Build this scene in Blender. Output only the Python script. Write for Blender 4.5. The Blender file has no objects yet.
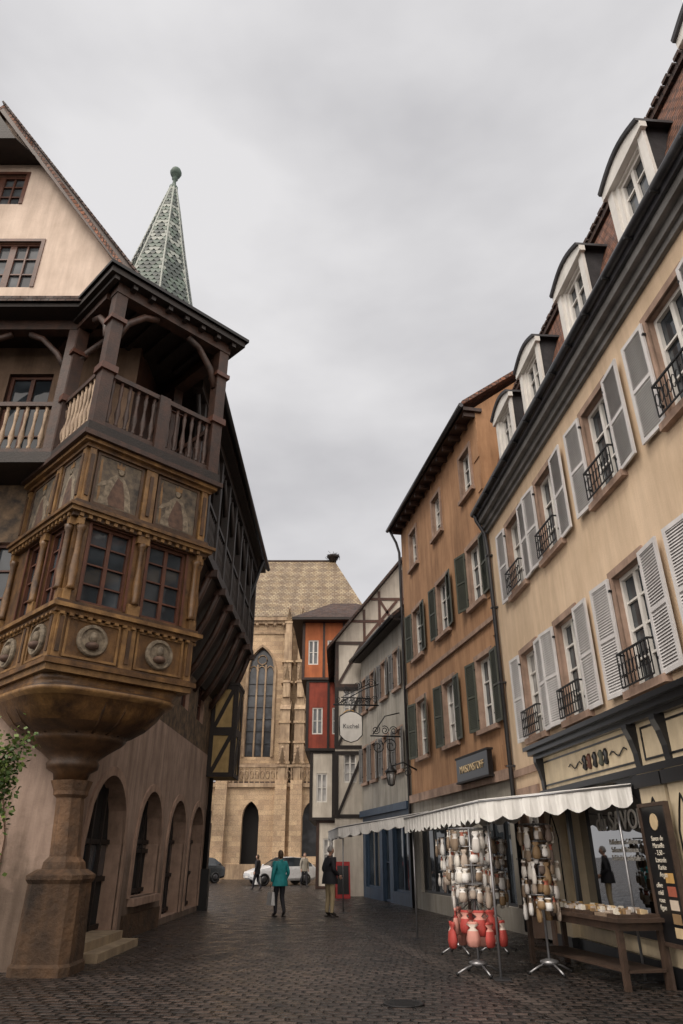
import bpy, math, random
from mathutils import Vector, Matrix
random.seed(7)
S=bpy.context.scene
S.view_settings.view_transform='Standard'; S.view_settings.look='None'; S.view_settings.exposure=0
R2=math.sqrt(.5)
# ------------------------------------------------------------------ helpers
def empty(name,loc=(0,0,0)):
    o=bpy.data.objects.new(name,None); o.location=loc; S.collection.objects.link(o); return o
def attach(o,parent):
    S.collection.objects.link(o)
    if parent is not None:
        o.parent=parent; o.matrix_parent_inverse=Matrix.Translation(-Vector(parent.location))
    return o
class Fr:
    def __init__(s,o,u,n):
        s.o=o; l=math.hypot(*u); s.u=(u[0]/l,u[1]/l); l=math.hypot(*n); s.n=(n[0]/l,n[1]/l)
    def p(s,a,d,z): return (s.o[0]+s.u[0]*a+s.n[0]*d, s.o[1]+s.u[1]*a+s.n[1]*d, z)
    def sub(s,a,d,ang,flip=1):
        o=s.p(a,d,0); c,q=math.cos(ang),math.sin(ang)
        u=(flip*c*s.u[0]+q*s.n[0], flip*c*s.u[1]+q*s.n[1]); n=(-flip*q*s.u[0]+c*s.n[0], -flip*q*s.u[1]+c*s.n[1])
        return Fr(o[:2],u,n)
W=Fr((0,0),(1,0),(0,1))
class MB:
    def __init__(s,name,parent=None,smooth=False):
        s.name=name;s.parent=parent;s.v=[];s.f=[];s.m=[];s.mats=[];s.sm=smooth;s.fs=[]
    def mi(s,m):
        if m not in s.mats: s.mats.append(m)
        return s.mats.index(m)
    def poly(s,pts,m,sm=False):
        i=len(s.v); s.v+= [tuple(p) for p in pts]; s.f.append(list(range(i,i+len(pts)))); s.m.append(s.mi(m)); s.fs.append(sm)
    def hexa(s,P,m):
        i=len(s.v); s.v+=[tuple(p) for p in P]
        for q in ((0,3,2,1),(4,5,6,7),(0,1,5,4),(1,2,6,5),(2,3,7,6),(3,0,4,7)):
            s.f.append([i+k for k in q]); s.m.append(s.mi(m)); s.fs.append(False)
    def box(s,fr,a0,a1,d0,d1,z0,z1,m):
        s.hexa([fr.p(a0,d0,z0),fr.p(a1,d0,z0),fr.p(a1,d1,z0),fr.p(a0,d1,z0),fr.p(a0,d0,z1),fr.p(a1,d0,z1),fr.p(a1,d1,z1),fr.p(a0,d1,z1)],m)
    def beam(s,p,q,w,h,m,up=(0,0,1)):
        p=Vector(p);q=Vector(q);t=(q-p).normalized();up=Vector(up)
        if abs(t.dot(up))>.98: up=Vector((1,0,0))
        x=t.cross(up).normalized()*w/2; y=x.cross(t).normalized()*h/2
        s.hexa([p-x-y,p+x-y,p+x+y,p-x+y,q-x-y,q+x-y,q+x+y,q-x+y],m)
    def loft(s,rings,m,cap=True,sm=True,mf=None):
        i=len(s.v); n=len(rings[0])
        for r in rings: s.v+=[tuple(p) for p in r]
        for k in range(len(rings)-1):
            for j in range(n):
                s.f.append([i+k*n+j,i+k*n+(j+1)%n,i+(k+1)*n+(j+1)%n,i+(k+1)*n+j]); s.m.append(s.mi(mf(k,j) if mf else m)); s.fs.append(sm)
        if cap:
            s.f.append([i+j for j in range(n)][::-1]); s.m.append(s.mi(m)); s.fs.append(False)
            s.f.append([i+(len(rings)-1)*n+j for j in range(n)]); s.m.append(s.mi(m)); s.fs.append(False)
    def tube(s,pts,r,m,n=6,r2=None):
        pts=[Vector(p) for p in pts]; rings=[]
        for k,p in enumerate(pts):
            a=pts[max(k-1,0)];b=pts[min(k+1,len(pts)-1)];t=(b-a).normalized()
            up=Vector((0,0,1)) if abs(t.z)<.95 else Vector((1,0,0))
            x=t.cross(up).normalized();y=t.cross(x).normalized()
            rr=r if r2 is None else r+(r2-r)*k/(len(pts)-1)
            if isinstance(r,(list,tuple)): rr=r[k]
            rings.append([p+x*rr*math.cos(2*math.pi*j/n)+y*rr*math.sin(2*math.pi*j/n) for j in range(n)])
        s.loft(rings,m)
    def lathe(s,x,y,prof,m,n=10):
        s.loft([[(x+r*math.cos(2*math.pi*j/n),y+r*math.sin(2*math.pi*j/n),z) for j in range(n)] for z,r in prof],m)
    def sphere(s,c,r,m,n=10):
        if not isinstance(r,(tuple,list)): r=(r,r,r)
        rings=[]
        for k in range(n//2+1):
            a=-math.pi/2+math.pi*k/(n//2); a=max(min(a,1.5),-1.5)
            rings.append([(c[0]+r[0]*math.cos(a)*math.cos(2*math.pi*j/n),c[1]+r[1]*math.cos(a)*math.sin(2*math.pi*j/n),c[2]+r[2]*math.sin(a)) for j in range(n)])
        s.loft(rings,m)
    def done(s):
        me=bpy.data.meshes.new(s.name); me.from_pydata(s.v,[],s.f)
        for m in s.mats: me.materials.append(m)
        me.polygons.foreach_set('material_index',s.m); me.polygons.foreach_set('use_smooth',s.fs)
        uv=me.uv_layers.new(name='UV'); me.update()
        for p in me.polygons:
            n=p.normal; z=Vector((0,0,1))
            t=z.cross(n) if abs(n.z)<.995 else Vector((1,0,0)); t.normalize(); b=n.cross(t)
            for li in p.loop_indices:
                co=me.vertices[me.loops[li].vertex_index].co; uv.data[li].uv=(co.dot(t),co.dot(b))
        o=bpy.data.objects.new(s.name,me); attach(o,s.parent); return o
# ------------------------------------------------------------------ materials
def nn(nt,t,**k):
    n=nt.nodes.new(t)
    for a,b in k.items(): setattr(n,a,b)
    return n
def base_mat(name):
    m=bpy.data.materials.new(name); m.use_nodes=True; nt=m.node_tree; return m,nt,nt.nodes['Principled BSDF']
def c4(c): return (c[0],c[1],c[2],1)
def mixc(nt,fac,a,b,mode='MIX'):
    n=nn(nt,'ShaderNodeMix',data_type='RGBA',blend_type=mode); L=nt.links
    for s,v in ((0,fac),(6,a),(7,b)):
        if isinstance(v,bpy.types.NodeSocket): L.new(v,n.inputs[s])
        else: n.inputs[s].default_value= v if s==0 else c4(v)
    return n.outputs[2]
def noise(nt,coord,scale,detail=3,rough=.6,stretch=None):
    L=nt.links
    if stretch:
        mp=nn(nt,'ShaderNodeMapping'); mp.inputs['Scale'].default_value=stretch; L.new(coord,mp.inputs[0]); coord=mp.outputs[0]
    n=nn(nt,'ShaderNodeTexNoise'); n.inputs['Scale'].default_value=scale; n.inputs['Detail'].default_value=detail; n.inputs['Roughness'].default_value=rough
    L.new(coord,n.inputs['Vector']); return n.outputs['Fac']
def ramp(nt,f,a,b,c0=(0,0,0),c1=(1,1,1)):
    r=nn(nt,'ShaderNodeValToRGB'); r.color_ramp.elements[0].position=a; r.color_ramp.elements[1].position=b
    r.color_ramp.elements[0].color=c4(c0); r.color_ramp.elements[1].color=c4(c1); nt.links.new(f,r.inputs[0]); return r.outputs[0]
def bump(nt,b,h,strength,dist=.01):
    n=nn(nt,'ShaderNodeBump'); n.inputs['Strength'].default_value=strength; n.inputs['Distance'].default_value=dist
    nt.links.new(h,n.inputs['Height']); nt.links.new(n.outputs[0],b.inputs['Normal'])
def M(name,c,c2=None,scale=2.5,rough=.8,bs=.4,bscale=25,dirt=.35,metal=0,streak=True,bd=.01,splash=0):
    m,nt,b=base_mat(name); tc=nn(nt,'ShaderNodeTexCoord').outputs['Object']
    if c2 is None: c2=tuple(x*.72 for x in c)
    f=ramp(nt,noise(nt,tc,scale,5),.35,.68)
    col=mixc(nt,f,c,c2)
    if dirt>0:
        g=ramp(nt,noise(nt,tc,1.0,5,.68,(3,3,.35) if streak else (1.3,1.3,1.3)),.38,.68,(1,1,1),(1-dirt,1-dirt*1.05,1-dirt*1.1))
        col=mixc(nt,1.0,col,g,'MULTIPLY')
    if splash>0:
        sp=nn(nt,'ShaderNodeSeparateXYZ'); nt.links.new(tc,sp.inputs[0]); ad=nn(nt,'ShaderNodeMath',operation='MULTIPLY_ADD'); nt.links.new(noise(nt,tc,1.7,4,.7),ad.inputs[0]); ad.inputs[1].default_value=-2.2; nt.links.new(sp.outputs[2],ad.inputs[2])
        g=ramp(nt,ad.outputs[0],0.0,.55,(1-splash,1-splash,1-splash*1.05),(1,1,1)); col=mixc(nt,1.0,col,g,'MULTIPLY')
    nt.links.new(col,b.inputs['Base Color']); b.inputs['Roughness'].default_value=rough; b.inputs['Metallic'].default_value=metal
    if bs>0: bump(nt,b,noise(nt,tc,bscale,4),bs,bd)
    return m
def MBr(name,c1,c2,mortar,bw,bh,ms=.01,bs=.8,rough=.8,off=.5,distort=0,bd=.02,dirt=.4,rot=0,gloss=.18,big=.7):
    m,nt,b=base_mat(name); L=nt.links; t=nn(nt,'ShaderNodeTexCoord'); uv=t.outputs['UV']; ob=t.outputs['Object']
    mp=nn(nt,'ShaderNodeMapping'); mp.inputs['Rotation'].default_value=(0,0,rot); L.new(uv,mp.inputs[0]); vec=mp.outputs[0]
    if distort:
        nz=nn(nt,'ShaderNodeTexNoise'); nz.inputs['Scale'].default_value=2.2; nz.inputs['Detail'].default_value=3; L.new(ob,nz.inputs['Vector'])
        vm=nn(nt,'ShaderNodeVectorMath',operation='MULTIPLY_ADD'); L.new(nz.outputs['Color'],vm.inputs[0]); vm.inputs[1].default_value=(distort,)*3; L.new(vec,vm.inputs[2]); vec=vm.outputs[0]
    br=nn(nt,'ShaderNodeTexBrick'); br.offset=off; L.new(vec,br.inputs['Vector'])
    for k,v in (('Scale',1),('Mortar Size',ms),('Mortar Smooth',.6),('Brick Width',bw),('Row Height',bh),('Bias',0)): br.inputs[k].default_value=v
    br.inputs['Color1'].default_value=c4(c1); br.inputs['Color2'].default_value=c4(c2); br.inputs['Mortar'].default_value=c4(mortar)
    col=br.outputs['Color']
    g=ramp(nt,noise(nt,ob,big,5,.7),.33,.66,(1.25,1.22,1.2),(1-dirt,)*3); col=mixc(nt,1.0,col,g,'MULTIPLY')
    n14=noise(nt,ob,13,3,.7); g=ramp(nt,n14,.3,.75,(1.3,1.3,1.3),(.6,.6,.6)); col=mixc(nt,1.0,col,g,'MULTIPLY')
    L.new(col,b.inputs['Base Color'])
    mm=nn(nt,'ShaderNodeMath',operation='MULTIPLY_ADD'); L.new(n14,mm.inputs[0]); mm.inputs[1].default_value=.6
    inv=nn(nt,'ShaderNodeMath',operation='SUBTRACT'); inv.inputs[0].default_value=1; L.new(br.outputs['Fac'],inv.inputs[1]); L.new(inv.outputs[0],mm.inputs[2])
    bump(nt,b,mm.outputs[0],bs,bd)
    rr=nn(nt,'ShaderNodeMapRange'); L.new(noise(nt,ob,2.5,4),rr.inputs[0]); rr.inputs[1].default_value=.35;rr.inputs[2].default_value=.65;rr.inputs[3].default_value=rough-gloss;rr.inputs[4].default_value=min(1,rough+.15)
    L.new(rr.outputs[0],b.inputs['Roughness']); return m
def flat(name,c,rough=.6,metal=0):
    m,nt,b=base_mat(name); tc=nn(nt,'ShaderNodeTexCoord').outputs['Object']
    f=noise(nt,tc,9,2); nt.links.new(mixc(nt,f,tuple(x*.75 for x in c),tuple(min(1,x*1.2) for x in c)),b.inputs['Base Color'])
    b.inputs['Roughness'].default_value=rough; b.inputs['Metallic'].default_value=metal; return m
def glassm(name,c=(.02,.025,.03),lo=.04):
    m,nt,b=base_mat(name); tc=nn(nt,'ShaderNodeTexCoord').outputs['Object']
    f=ramp(nt,noise(nt,tc,1.1,2),.42,.62); nt.links.new(mixc(nt,f,c,tuple(x*2.2+.01 for x in c)),b.inputs['Base Color'])
    b.inputs['Roughness'].default_value=lo; b.inputs['IOR'].default_value=1.55
    bump(nt,b,noise(nt,tc,2.2,2),.12,.02); return m
plaster_beige=M('plaster_beige',(.68,.52,.365),(.58,.435,.295),.9,.9,.35,40,.2)
plaster_orange=M('plaster_orange',(.45,.255,.135),(.35,.19,.098),1.0,.9,.5,30,.38)
plaster_pink=M('plaster_pink',(.40,.295,.235),(.27,.195,.155),1.3,.9,.7,22,.45,splash=.45)
plaster_shade=M('plaster_shaded',(.20,.13,.085),(.12,.08,.055),2,.9,.6,22,.45)  # gallery plaster with the shade under the eaves put into its colour
plaster_gable=M('plaster_gable',(.66,.54,.45),(.55,.44,.36),1.2,.9,.5,25,.25)
plaster_grey=M('plaster_grey',(.40,.37,.32),(.31,.29,.25),1.2,.9,.4,30,.35)
plaster_white=M('plaster_white',(.66,.61,.53),(.54,.49,.42),1.2,.9,.4,30,.3)
plaster_red=M('plaster_red',(.33,.065,.038),(.24,.05,.032),2,.85,.3,30,.35)
plaster_ored=M('plaster_orange_red',(.50,.16,.06),(.40,.12,.05),2,.85,.3,30,.3)
stone=M('sandstone',(.21,.115,.058),(.07,.042,.025),2.2,.75,1.0,12,.55,bd=.03,splash=.45)
stone_pink=M('sandstone_pink',(.40,.275,.21),(.27,.185,.14),3,.85,.5,20,.35)
stone_step=M('step_stone',(.36,.28,.18),(.25,.19,.13),3,.85,.5,20,.35)
churchstone=MBr('church_stone',(.50,.37,.235),(.36,.255,.165),(.28,.21,.15),.75,.36,.012,.5,.9,dirt=.38,big=.25)
churchtrim=M('church_trim',(.47,.35,.23),(.27,.19,.13),1.2,.9,.6,8,.5)
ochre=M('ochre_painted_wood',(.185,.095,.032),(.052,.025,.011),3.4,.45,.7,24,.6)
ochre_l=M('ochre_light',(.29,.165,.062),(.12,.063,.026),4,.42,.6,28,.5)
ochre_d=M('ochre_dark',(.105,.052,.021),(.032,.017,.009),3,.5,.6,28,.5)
wood_dk=M('dark_oak',(.018,.010,.007),(.008,.005,.004),5,.6,.7,30,.3)
wood_br=M('brown_oak',(.062,.026,.015),(.024,.012,.008),5,.55,.7,30,.4)
wood_rd=M('red_brown_frame',(.11,.038,.02),(.065,.024,.014),5,.5,.4,30,.3)
wood_bal=M('baluster_wood',(.42,.31,.21),(.21,.14,.09),5,.6,.4,30,.4)
wood_tbl=M('table_wood',(.070,.042,.028),(.036,.022,.015),5,.6,.5,30,.2)
mural=M('mural_painting',(.19,.125,.07),(.025,.02,.017),4.5,.75,.4,30,.55,streak=False)
mural_g=M('mural_panel',(.165,.13,.09),(.042,.036,.032),6,.75,.4,30,.45,streak=False)
figm=M('mural_figure',(.28,.23,.165),(.09,.072,.052),11,.75,.3,30,.4,streak=False)
figb=M('mural_robe',(.13,.075,.05),(.06,.035,.027),9,.75,.3,30,.4,streak=False)
tile_red=MBr('roof_tiles_red',(.24,.10,.055),(.12,.055,.035),(.03,.018,.014),.18,.14,.016,1,.8,bd=.035)
tile_dark=MBr('roof_tiles_dark',(.08,.045,.033),(.05,.03,.026),(.018,.012,.01),.18,.14,.012,1,.8,bd=.03)
sp1=flat('spire_tile_green',(.085,.12,.095),.4); sp2=flat('spire_tile_grey',(.25,.275,.245),.4); sp3=flat('spire_tile_slate',(.040,.055,.048),.4)
copper=flat('oxidised_copper',(.05,.085,.068),.6)
shut_w=M('shutter_light_grey',(.62,.605,.60),(.54,.525,.52),3,.6,.1,30,.16)
shut_g=M('shutter_green_grey',(.075,.080,.058),(.050,.055,.042),3,.6,.2,30,.25)
white=M('white_paint',(.74,.72,.68),(.64,.62,.58),3,.5,.1,30,.12)
cream=M('cream_paint',(.62,.52,.36),(.50,.41,.28),3,.5,.1,30,.22)
black=flat('black_paint',(.008,.008,.009),.3)
iron=flat('wrought_iron',(.012,.012,.013),.5,.3)
zinc=M('zinc_gutter',(.06,.06,.064),(.035,.035,.04),3,.4,.1,20,.3,.5)
steel=flat('steel_pole',(.30,.30,.31),.35,.7)
corn_g=M('cornice_grey',(.20,.195,.19),(.14,.137,.133),2,.7,.2,20,.3)
slate=M('slate',(.055,.055,.062),(.03,.03,.035),6,.45,.4,20,.3)
glass=glassm('window_glass'); glass2=glassm('window_glass_lit',(.05,.055,.06),.07)
glass_c=glassm('curtained_glass',(.17,.165,.16),.12)
glass_ch=glassm('leaded_glass',(.02,.023,.028),.2)
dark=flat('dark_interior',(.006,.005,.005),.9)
blue=M('blue_paint',(.035,.065,.11),(.022,.042,.075),3,.5,.2,30,.25)
canvas=M('white_canvas',(.82,.81,.78),(.74,.73,.70),2,.85,.3,8,.08,streak=False)
skin=flat('skin',(.50,.30,.22),.55)
def window(mb,fr,a,b,z0,z1,d=-.16,cols=2,rows=3,fm=None,gm=None,bar=.035,fw=.07,mid=.09):
    fm=fm or white; gm=gm or random.choice([glass,glass2,glass_c])
    mb.poly([fr.p(a,d-.02,z0),fr.p(b,d-.02,z0),fr.p(b,d-.02,z1),fr.p(a,d-.02,z1)],gm)
    mb.box(fr,a,a+fw,d-.015,d+.05,z0,z1,fm); mb.box(fr,b-fw,b,d-.015,d+.05,z0,z1,fm)
    mb.box(fr,a+fw,b-fw,d-.015,d+.05,z0,z0+fw,fm); mb.box(fr,a+fw,b-fw,d-.015,d+.05,z1-fw,z1,fm)
    for i in range(1,cols):
        c=a+(b-a)*i/cols; w=mid if (cols==2 or i==cols/2) else bar; mb.box(fr,c-w/2,c+w/2,d-.012,d+.042,z0+fw,z1-fw,fm)
    for i in range(1,rows):
        z=z0+(z1-z0)*i/rows; mb.box(fr,a+fw,b-fw,d-.01,d+.03,z-bar/2,z+bar/2,fm)
def curve_fn(a,b,e,kind):
    w=b-a; c=(a+b)/2
    if kind=='o': return (lambda x: e-w/2+math.sqrt(max(0,(w/2)**2-(x-c)**2))),e-w/2
    if kind=='s': return (lambda x: e-.18*w*(abs(x-c)/(w/2))**2),e-.18*w
    return (lambda x: e-w*.866+math.sqrt(max(0,w*w-(abs(x-c)+w/2)**2))),e-w*.866
def wall(mb,fr,s0,s1,z0,z1,holes,m,rm=None,d=0,depth=.25,N=14):
    rm=rm or m
    ss=sorted({s0,s1}|{h[0] for h in holes}|{h[1] for h in holes}); zs=sorted({z0,z1}|{h[2] for h in holes}|{h[3] for h in holes})
    for i in range(len(ss)-1):
        for j in range(len(zs)-1):
            x=(ss[i]+ss[i+1])/2; z=(zs[j]+zs[j+1])/2
            if any(h[0]<x<h[1] and h[2]<z<h[3] for h in holes): continue
            mb.poly([fr.p(ss[i],d,zs[j]),fr.p(ss[i+1],d,zs[j]),fr.p(ss[i+1],d,zs[j+1]),fr.p(ss[i],d,zs[j+1])],m)
    for h in holes:
        a,b,c,e=h[:4]; k=h[4] if len(h)>4 else 'r'; D=d-depth; sp=e
        if k!='r':
            f,sp=curve_fn(a,b,e,k)
            for i in range(N):
                x0=a+(b-a)*i/N;x1=a+(b-a)*(i+1)/N
                mb.poly([fr.p(x0,d,f(x0)),fr.p(x1,d,f(x1)),fr.p(x1,d,e),fr.p(x0,d,e)],m)
                mb.poly([fr.p(x0,d,f(x0)),fr.p(x1,d,f(x1)),fr.p(x1,D,f(x1)),fr.p(x0,D,f(x0))],rm)
        else: mb.poly([fr.p(a,d,e),fr.p(b,d,e),fr.p(b,D,e),fr.p(a,D,e)],rm)
        mb.poly([fr.p(a,d,c),fr.p(b,d,c),fr.p(b,D,c),fr.p(a,D,c)],rm)
        for x in (a,b): mb.poly([fr.p(x,d,c),fr.p(x,D,c),fr.p(x,D,sp),fr.p(x,d,sp)],rm)
def arch_fill(mb,fr,a,b,c,e,k,d,m,N=14):
    f,sp=curve_fn(a,b,e,k)
    for i in range(N):
        x0=a+(b-a)*i/N;x1=a+(b-a)*(i+1)/N
        mb.poly([fr.p(x0,d,c),fr.p(x1,d,c),fr.p(x1,d,f(x1)),fr.p(x0,d,f(x0))],m)
def arch_trim(mb,fr,a,b,c,e,k,w,d0,d1,m,N=14):
    f,sp=curve_fn(a,b,e,k); f2,_=curve_fn(a-w,b+w,e+w,k); pr=None
    mb.box(fr,a-w,a,d0,d1,c,sp,m); mb.box(fr,b,b+w,d0,d1,c,sp,m)
    for i in range(N+1):
        t=i/N; x=a+(b-a)*t; X=a-w+(b-a+2*w)*t; z=f(x); Z=f2(X)
        if k=='g': Z=max(Z,sp)
        q=[fr.p(x,d0,z),fr.p(X,d0,Z),fr.p(X,d1,Z),fr.p(x,d1,z)]
        if pr: mb.hexa([pr[0],pr[1],pr[2],pr[3],q[0],q[1],q[2],q[3]],m)
        pr=q
def surround(mb,fr,a,b,z0,z1,w,m,d=.035,sill=True):
    mb.box(fr,a-w,a,-.02,d,z0,z1,m); mb.box(fr,b,b+w,-.02,d,z0,z1,m); mb.box(fr,a-w,b+w,-.02,d,z1,z1+w,m)
    if sill: mb.box(fr,a-w-.05,b+w+.05,-.1,d+.08,z0-.12,z0,m)
def shutter(mb,fr,hinge,w,z0,z1,side,m,ang=.08,d=.05,panels=2):
    f=fr.sub(hinge,d,ang,side)
    st=.075; t=.035
    mb.box(f,0,st,0,t,z0,z1,m); mb.box(f,w-st,w,0,t,z0,z1,m)
    mb.poly([f.p(st,.002,z0),f.p(w-st,.002,z0),f.p(w-st,.002,z1),f.p(st,.002,z1)],m)
    zs=[z0+(z1-z0)*i/panels for i in range(panels+1)]
    for i,z in enumerate(zs):
        a=z-(.035 if 0<i<panels else 0 if i==0 else .07); mb.box(f,st,w-st,0,t,a,a+.07,m)
    for i in range(panels):
        a=zs[i]+.07;b=zs[i+1]-.05; n=max(1,int((b-a)/.045))
        for j in range(n):
            z=a+(b-a)*j/n; mb.poly([f.p(st,.029,z),f.p(w-st,.029,z),f.p(w-st,.008,z+.038),f.p(st,.008,z+.038)],m)
    for z in (z0+.25,z1-.25): mb.box(fr,hinge+side*.0-.02,hinge+.02,.0,d+.04,z,z+.04,iron)
def grille(mb,fr,a,b,z0,z1,d,m):
    mb.box(fr,a,b,d-.015,d+.015,z1-.03,z1,m); mb.box(fr,a,b,d-.01,d+.01,z0,z0+.025,m)
    mb.box(fr,a,a+.02,0,d-.015,z1-.03,z1,m); mb.box(fr,b-.02,b,0,d-.015,z1-.03,z1,m)
    n=int((b-a)/.11)
    for i in range(n+1):
        x=a+(b-a)*i/n; mb.box(fr,x-.008,x+.008,d-.008,d+.008,z0+.025,z1-.03,m)
    for i in range(n):
        c=a+(b-a)*(i+.5)/n; zc=(z0+z1)/2
        mb.tube([fr.p(c+.045*math.cos(t*math.pi/4),d,zc+.11*math.sin(t*math.pi/4)) for t in range(9)],.008,m,4)
def railing(mb,fr,a,b,d,z0,z1,m,bm,step=.19):
    mb.box(fr,a,b,d-.07,d+.07,z1-.1,z1,m); mb.box(fr,a,b,d-.06,d+.06,z0,z0+.12,m)
    n=max(1,int((b-a)/step)); h=z1-.1-z0-.12
    for i in range(n):
        x=a+(b-a)*(i+.5)/n; p=fr.p(x,d,0)
        pr=[(0,.045),(.06,.045),(.1,.028),(.3,.062),(.45,.04),(.6,.028),(.85,.045),(.9,.03),(1,.045)]
        mb.lathe(p[0],p[1],[(z0+.12+h*q,r) for q,r in pr],bm,8)
def text(s,fr,a,d,z,size,m,parent,name='lettering',ex=.008,align='CENTER'):
    c=bpy.data.curves.new(name,'FONT'); c.body=s; c.size=size; c.extrude=ex; c.align_x=align; c.materials.append(m)
    o=bpy.data.objects.new(name,c); u=Vector((fr.u[0],fr.u[1],0)); up=Vector((0,0,1)); n=Vector((fr.n[0],fr.n[1],0))
    if u.cross(up).dot(n)<0: u=-u
    mt=Matrix((u,up,n)).transposed().to_4x4(); mt.translation=Vector(fr.p(a,d,z))
    S.collection.objects.link(o); bpy.context.view_layer.update()
    dg=bpy.context.evaluated_depsgraph_get(); me=bpy.data.meshes.new_from_object(o.evaluated_get(dg)); me.transform(mt)
    bpy.data.objects.remove(o); o2=bpy.data.objects.new(name,me); attach(o2,parent); return o2

# ------------------------------------------------------------------ ground
gm=MBr('cobblestones',(.080,.059,.050),(.026,.020,.018),(.006,.0055,.005),.24,.155,.030,1.0,.37,.5,.19,.055,.5,rot=.12,gloss=.19)
gm2=MBr('cobblestones_channel',(.095,.075,.066),(.045,.036,.033),(.01,.009,.008),.22,.16,.02,1.0,.36,.5,.05,.03,.3)
g=MB('cobblestone_street'); g.poly([(-400,-300,0),(400,-300,0),(400,500,0),(-400,500,0)],gm)
g.done()
ch=MB('drainage_channel')
pts=[(3.2,5),(2.3,10),(1.1,16),(.2,22),(-.6,30),(-1.9,42)]
for i in range(5):
    (x0,y0),(x1,y1)=pts[i],pts[i+1]; ch.poly([(x0-.16,y0,.004),(x0+.16,y0,.004),(x1+.16,y1,.004),(x1-.16,y1,.004)],gm2)
ch.done()
mh=MB('manhole_cover'); mx_,my_=.75,10.0
mh.lathe(mx_,my_,[(0.002,.25),(.010,.25),(.012,.225),(.008,.21),(.008,.01)],iron,28)
for i in range(-2,3):
    w=math.sqrt(.19**2-(i*.075)**2); mh.box(W,mx_-w,mx_+w,my_+i*.075-.014,my_+i*.075+.014,.008,.015,iron)
mh.done()

# ------------------------------------------------------------------ BEIGE TOWNHOUSE (right)
E0=empty('beige_townhouse',(6,10,0)); RF=Fr((5.5,0),(-.0753,1),(-1,-.0753)); L=17.68
cols=[2.4,5.15,7.9,10.55,13.3,15.6]; hw=.5
holes=[(c-hw,c+hw,3.95,5.85) for c in cols]+[(c-hw,c+hw,7.35,9.2) for c in cols]+[(16.15,17.25,0,2.75)]
mb=MB('walls',E0)
wall(mb,RF,15.5,L,0,3.3,[(16.15,17.25,0,2.75)],plaster_beige,stone_pink)
wall(mb,RF,-1,15.5,0,3.3,[(11.45,14.4,.62,2.72),(6.2,9.6,.62,2.72),(4.7,5.7,0,2.72),(2,4.2,.62,2.72)],cream,cream,depth=.35)
wall(mb,RF,-1,L,3.3,10.1,[h for h in holes if h[2]>3],plaster_beige,stone_pink)
mb.poly([RF.p(-1,0,0),RF.p(-1,-10,0),RF.p(-1,-10,10.4),RF.p(-1,0,10.4)],plaster_beige)
mb.poly([RF.p(L,-.02,0),RF.p(L,-10,0),RF.p(L,-10,14.5),RF.p(L,-1.2,14.2),RF.p(L,-.02,10.4)],plaster_beige)
mb.done()
wm=MB('windows',E0); sm=MB('window_surrounds',E0); sh=MB('shutters',E0); ir=MB('window_grilles',E0)
for c in cols:
    for z0,z1 in ((3.95,5.85),(7.35,9.2)):
        window(wm,RF,c-hw,c+hw,z0,z1,rows=4 if z0<5 else 3); surround(sm,RF,c-hw,c+hw,z0,z1,.13,stone_pink)
        grille(ir,RF,c-hw-.03,c+hw+.03,z0+.02,z0+.58,.17,iron)
        for sd in (-1,1):
            if c>15 and sd==1: shutter(sh,RF,c+sd*(hw+.06),.6,z0-.02,z1+.02,sd,shut_w,.06); continue
            shutter(sh,RF,c+sd*(hw+.06),.66,z0-.02,z1+.02,sd,shut_w,random.uniform(.02,.10))
sm.box(RF,15.56,L,0,.05,3.25,3.4,stone_pink)
sm.box(RF,15.95,16.15,0,.05,0,2.75,stone_pink);sm.box(RF,17.25,17.45,0,.05,0,2.75,stone_pink);sm.box(RF,15.95,17.45,0,.06,2.75,2.98,stone_pink)
wm.box(RF,16.15,17.25,-.24,-.2,0,2.15,white); wm.box(RF,16.3,16.66,-.2,-.17,.3,1.0,white); wm.box(RF,16.75,17.1,-.2,-.17,.3,1.0,white)
wm.box(RF,16.3,16.66,-.2,-.175,1.15,2.0,glass);wm.box(RF,16.75,17.1,-.2,-.175,1.15,2.0,glass); window(wm,RF,16.15,17.25,2.15,2.75,rows=1)
wm.done();sm.done();sh.done();ir.done()
co=MB('eaves_cornice',E0)
co.box(RF,-1,L,0,.08,9.75,9.87,corn_g);co.box(RF,-1,L,-.05,.15,9.87,10.02,corn_g);co.box(RF,-1,L,-.05,.27,10.02,10.18,corn_g)
co.box(RF,-1,L+.05,-.05,.34,10.18,10.28,slate)
n=10
co.loft([[RF.p(s,.38+.09*math.cos(math.pi*2*j/n),10.36+.09*math.sin(math.pi*2*j/n)) for j in range(n)] for s in (-1,L+.05)],zinc)
for i in range(22): co.box(RF,-.8+i*.85,-.77+i*.85,.27,.485,10.24,10.30,iron)
co.done()
dp=MB('downpipe',E0)
dp.tube([RF.p(L-.1,.38,10.35),RF.p(L-.1,.34,10.1),RF.p(L-.12,.14,9.7),RF.p(L-.14,.11,9.2),RF.p(L-.14,.11,.1)],.055,zinc,8)
for z in (1.5,3.5,5.5,7.5,9.0): dp.box(RF,L-.21,L-.07,0,.18,z,z+.04,zinc)
dp.done()
rf=MB('mansard_roof',E0)
rf.poly([RF.p(-1,.32,10.40),RF.p(L,.32,10.40),RF.p(L,-.1,10.8),RF.p(-1,-.1,10.8)],tile_red)
rf.poly([RF.p(-1,-.1,10.8),RF.p(L,-.1,10.8),RF.p(L,-1.15,14.2),RF.p(-1,-1.15,14.2)],tile_red)
rf.box(RF,-1,L,-1.3,-1.05,14.15,14.3,tile_dark)
rf.poly([RF.p(-1,-1.2,14.26),RF.p(L,-1.2,14.26),RF.p(L,-6,17),RF.p(-1,-6,17)],tile_red)
for i in range(90):
    s=-1+i*(L+1)/90; rf.box(RF,s,s+.17,-1.3,-1.0,14.3,14.36+.03*(i%2),tile_dark)
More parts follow.
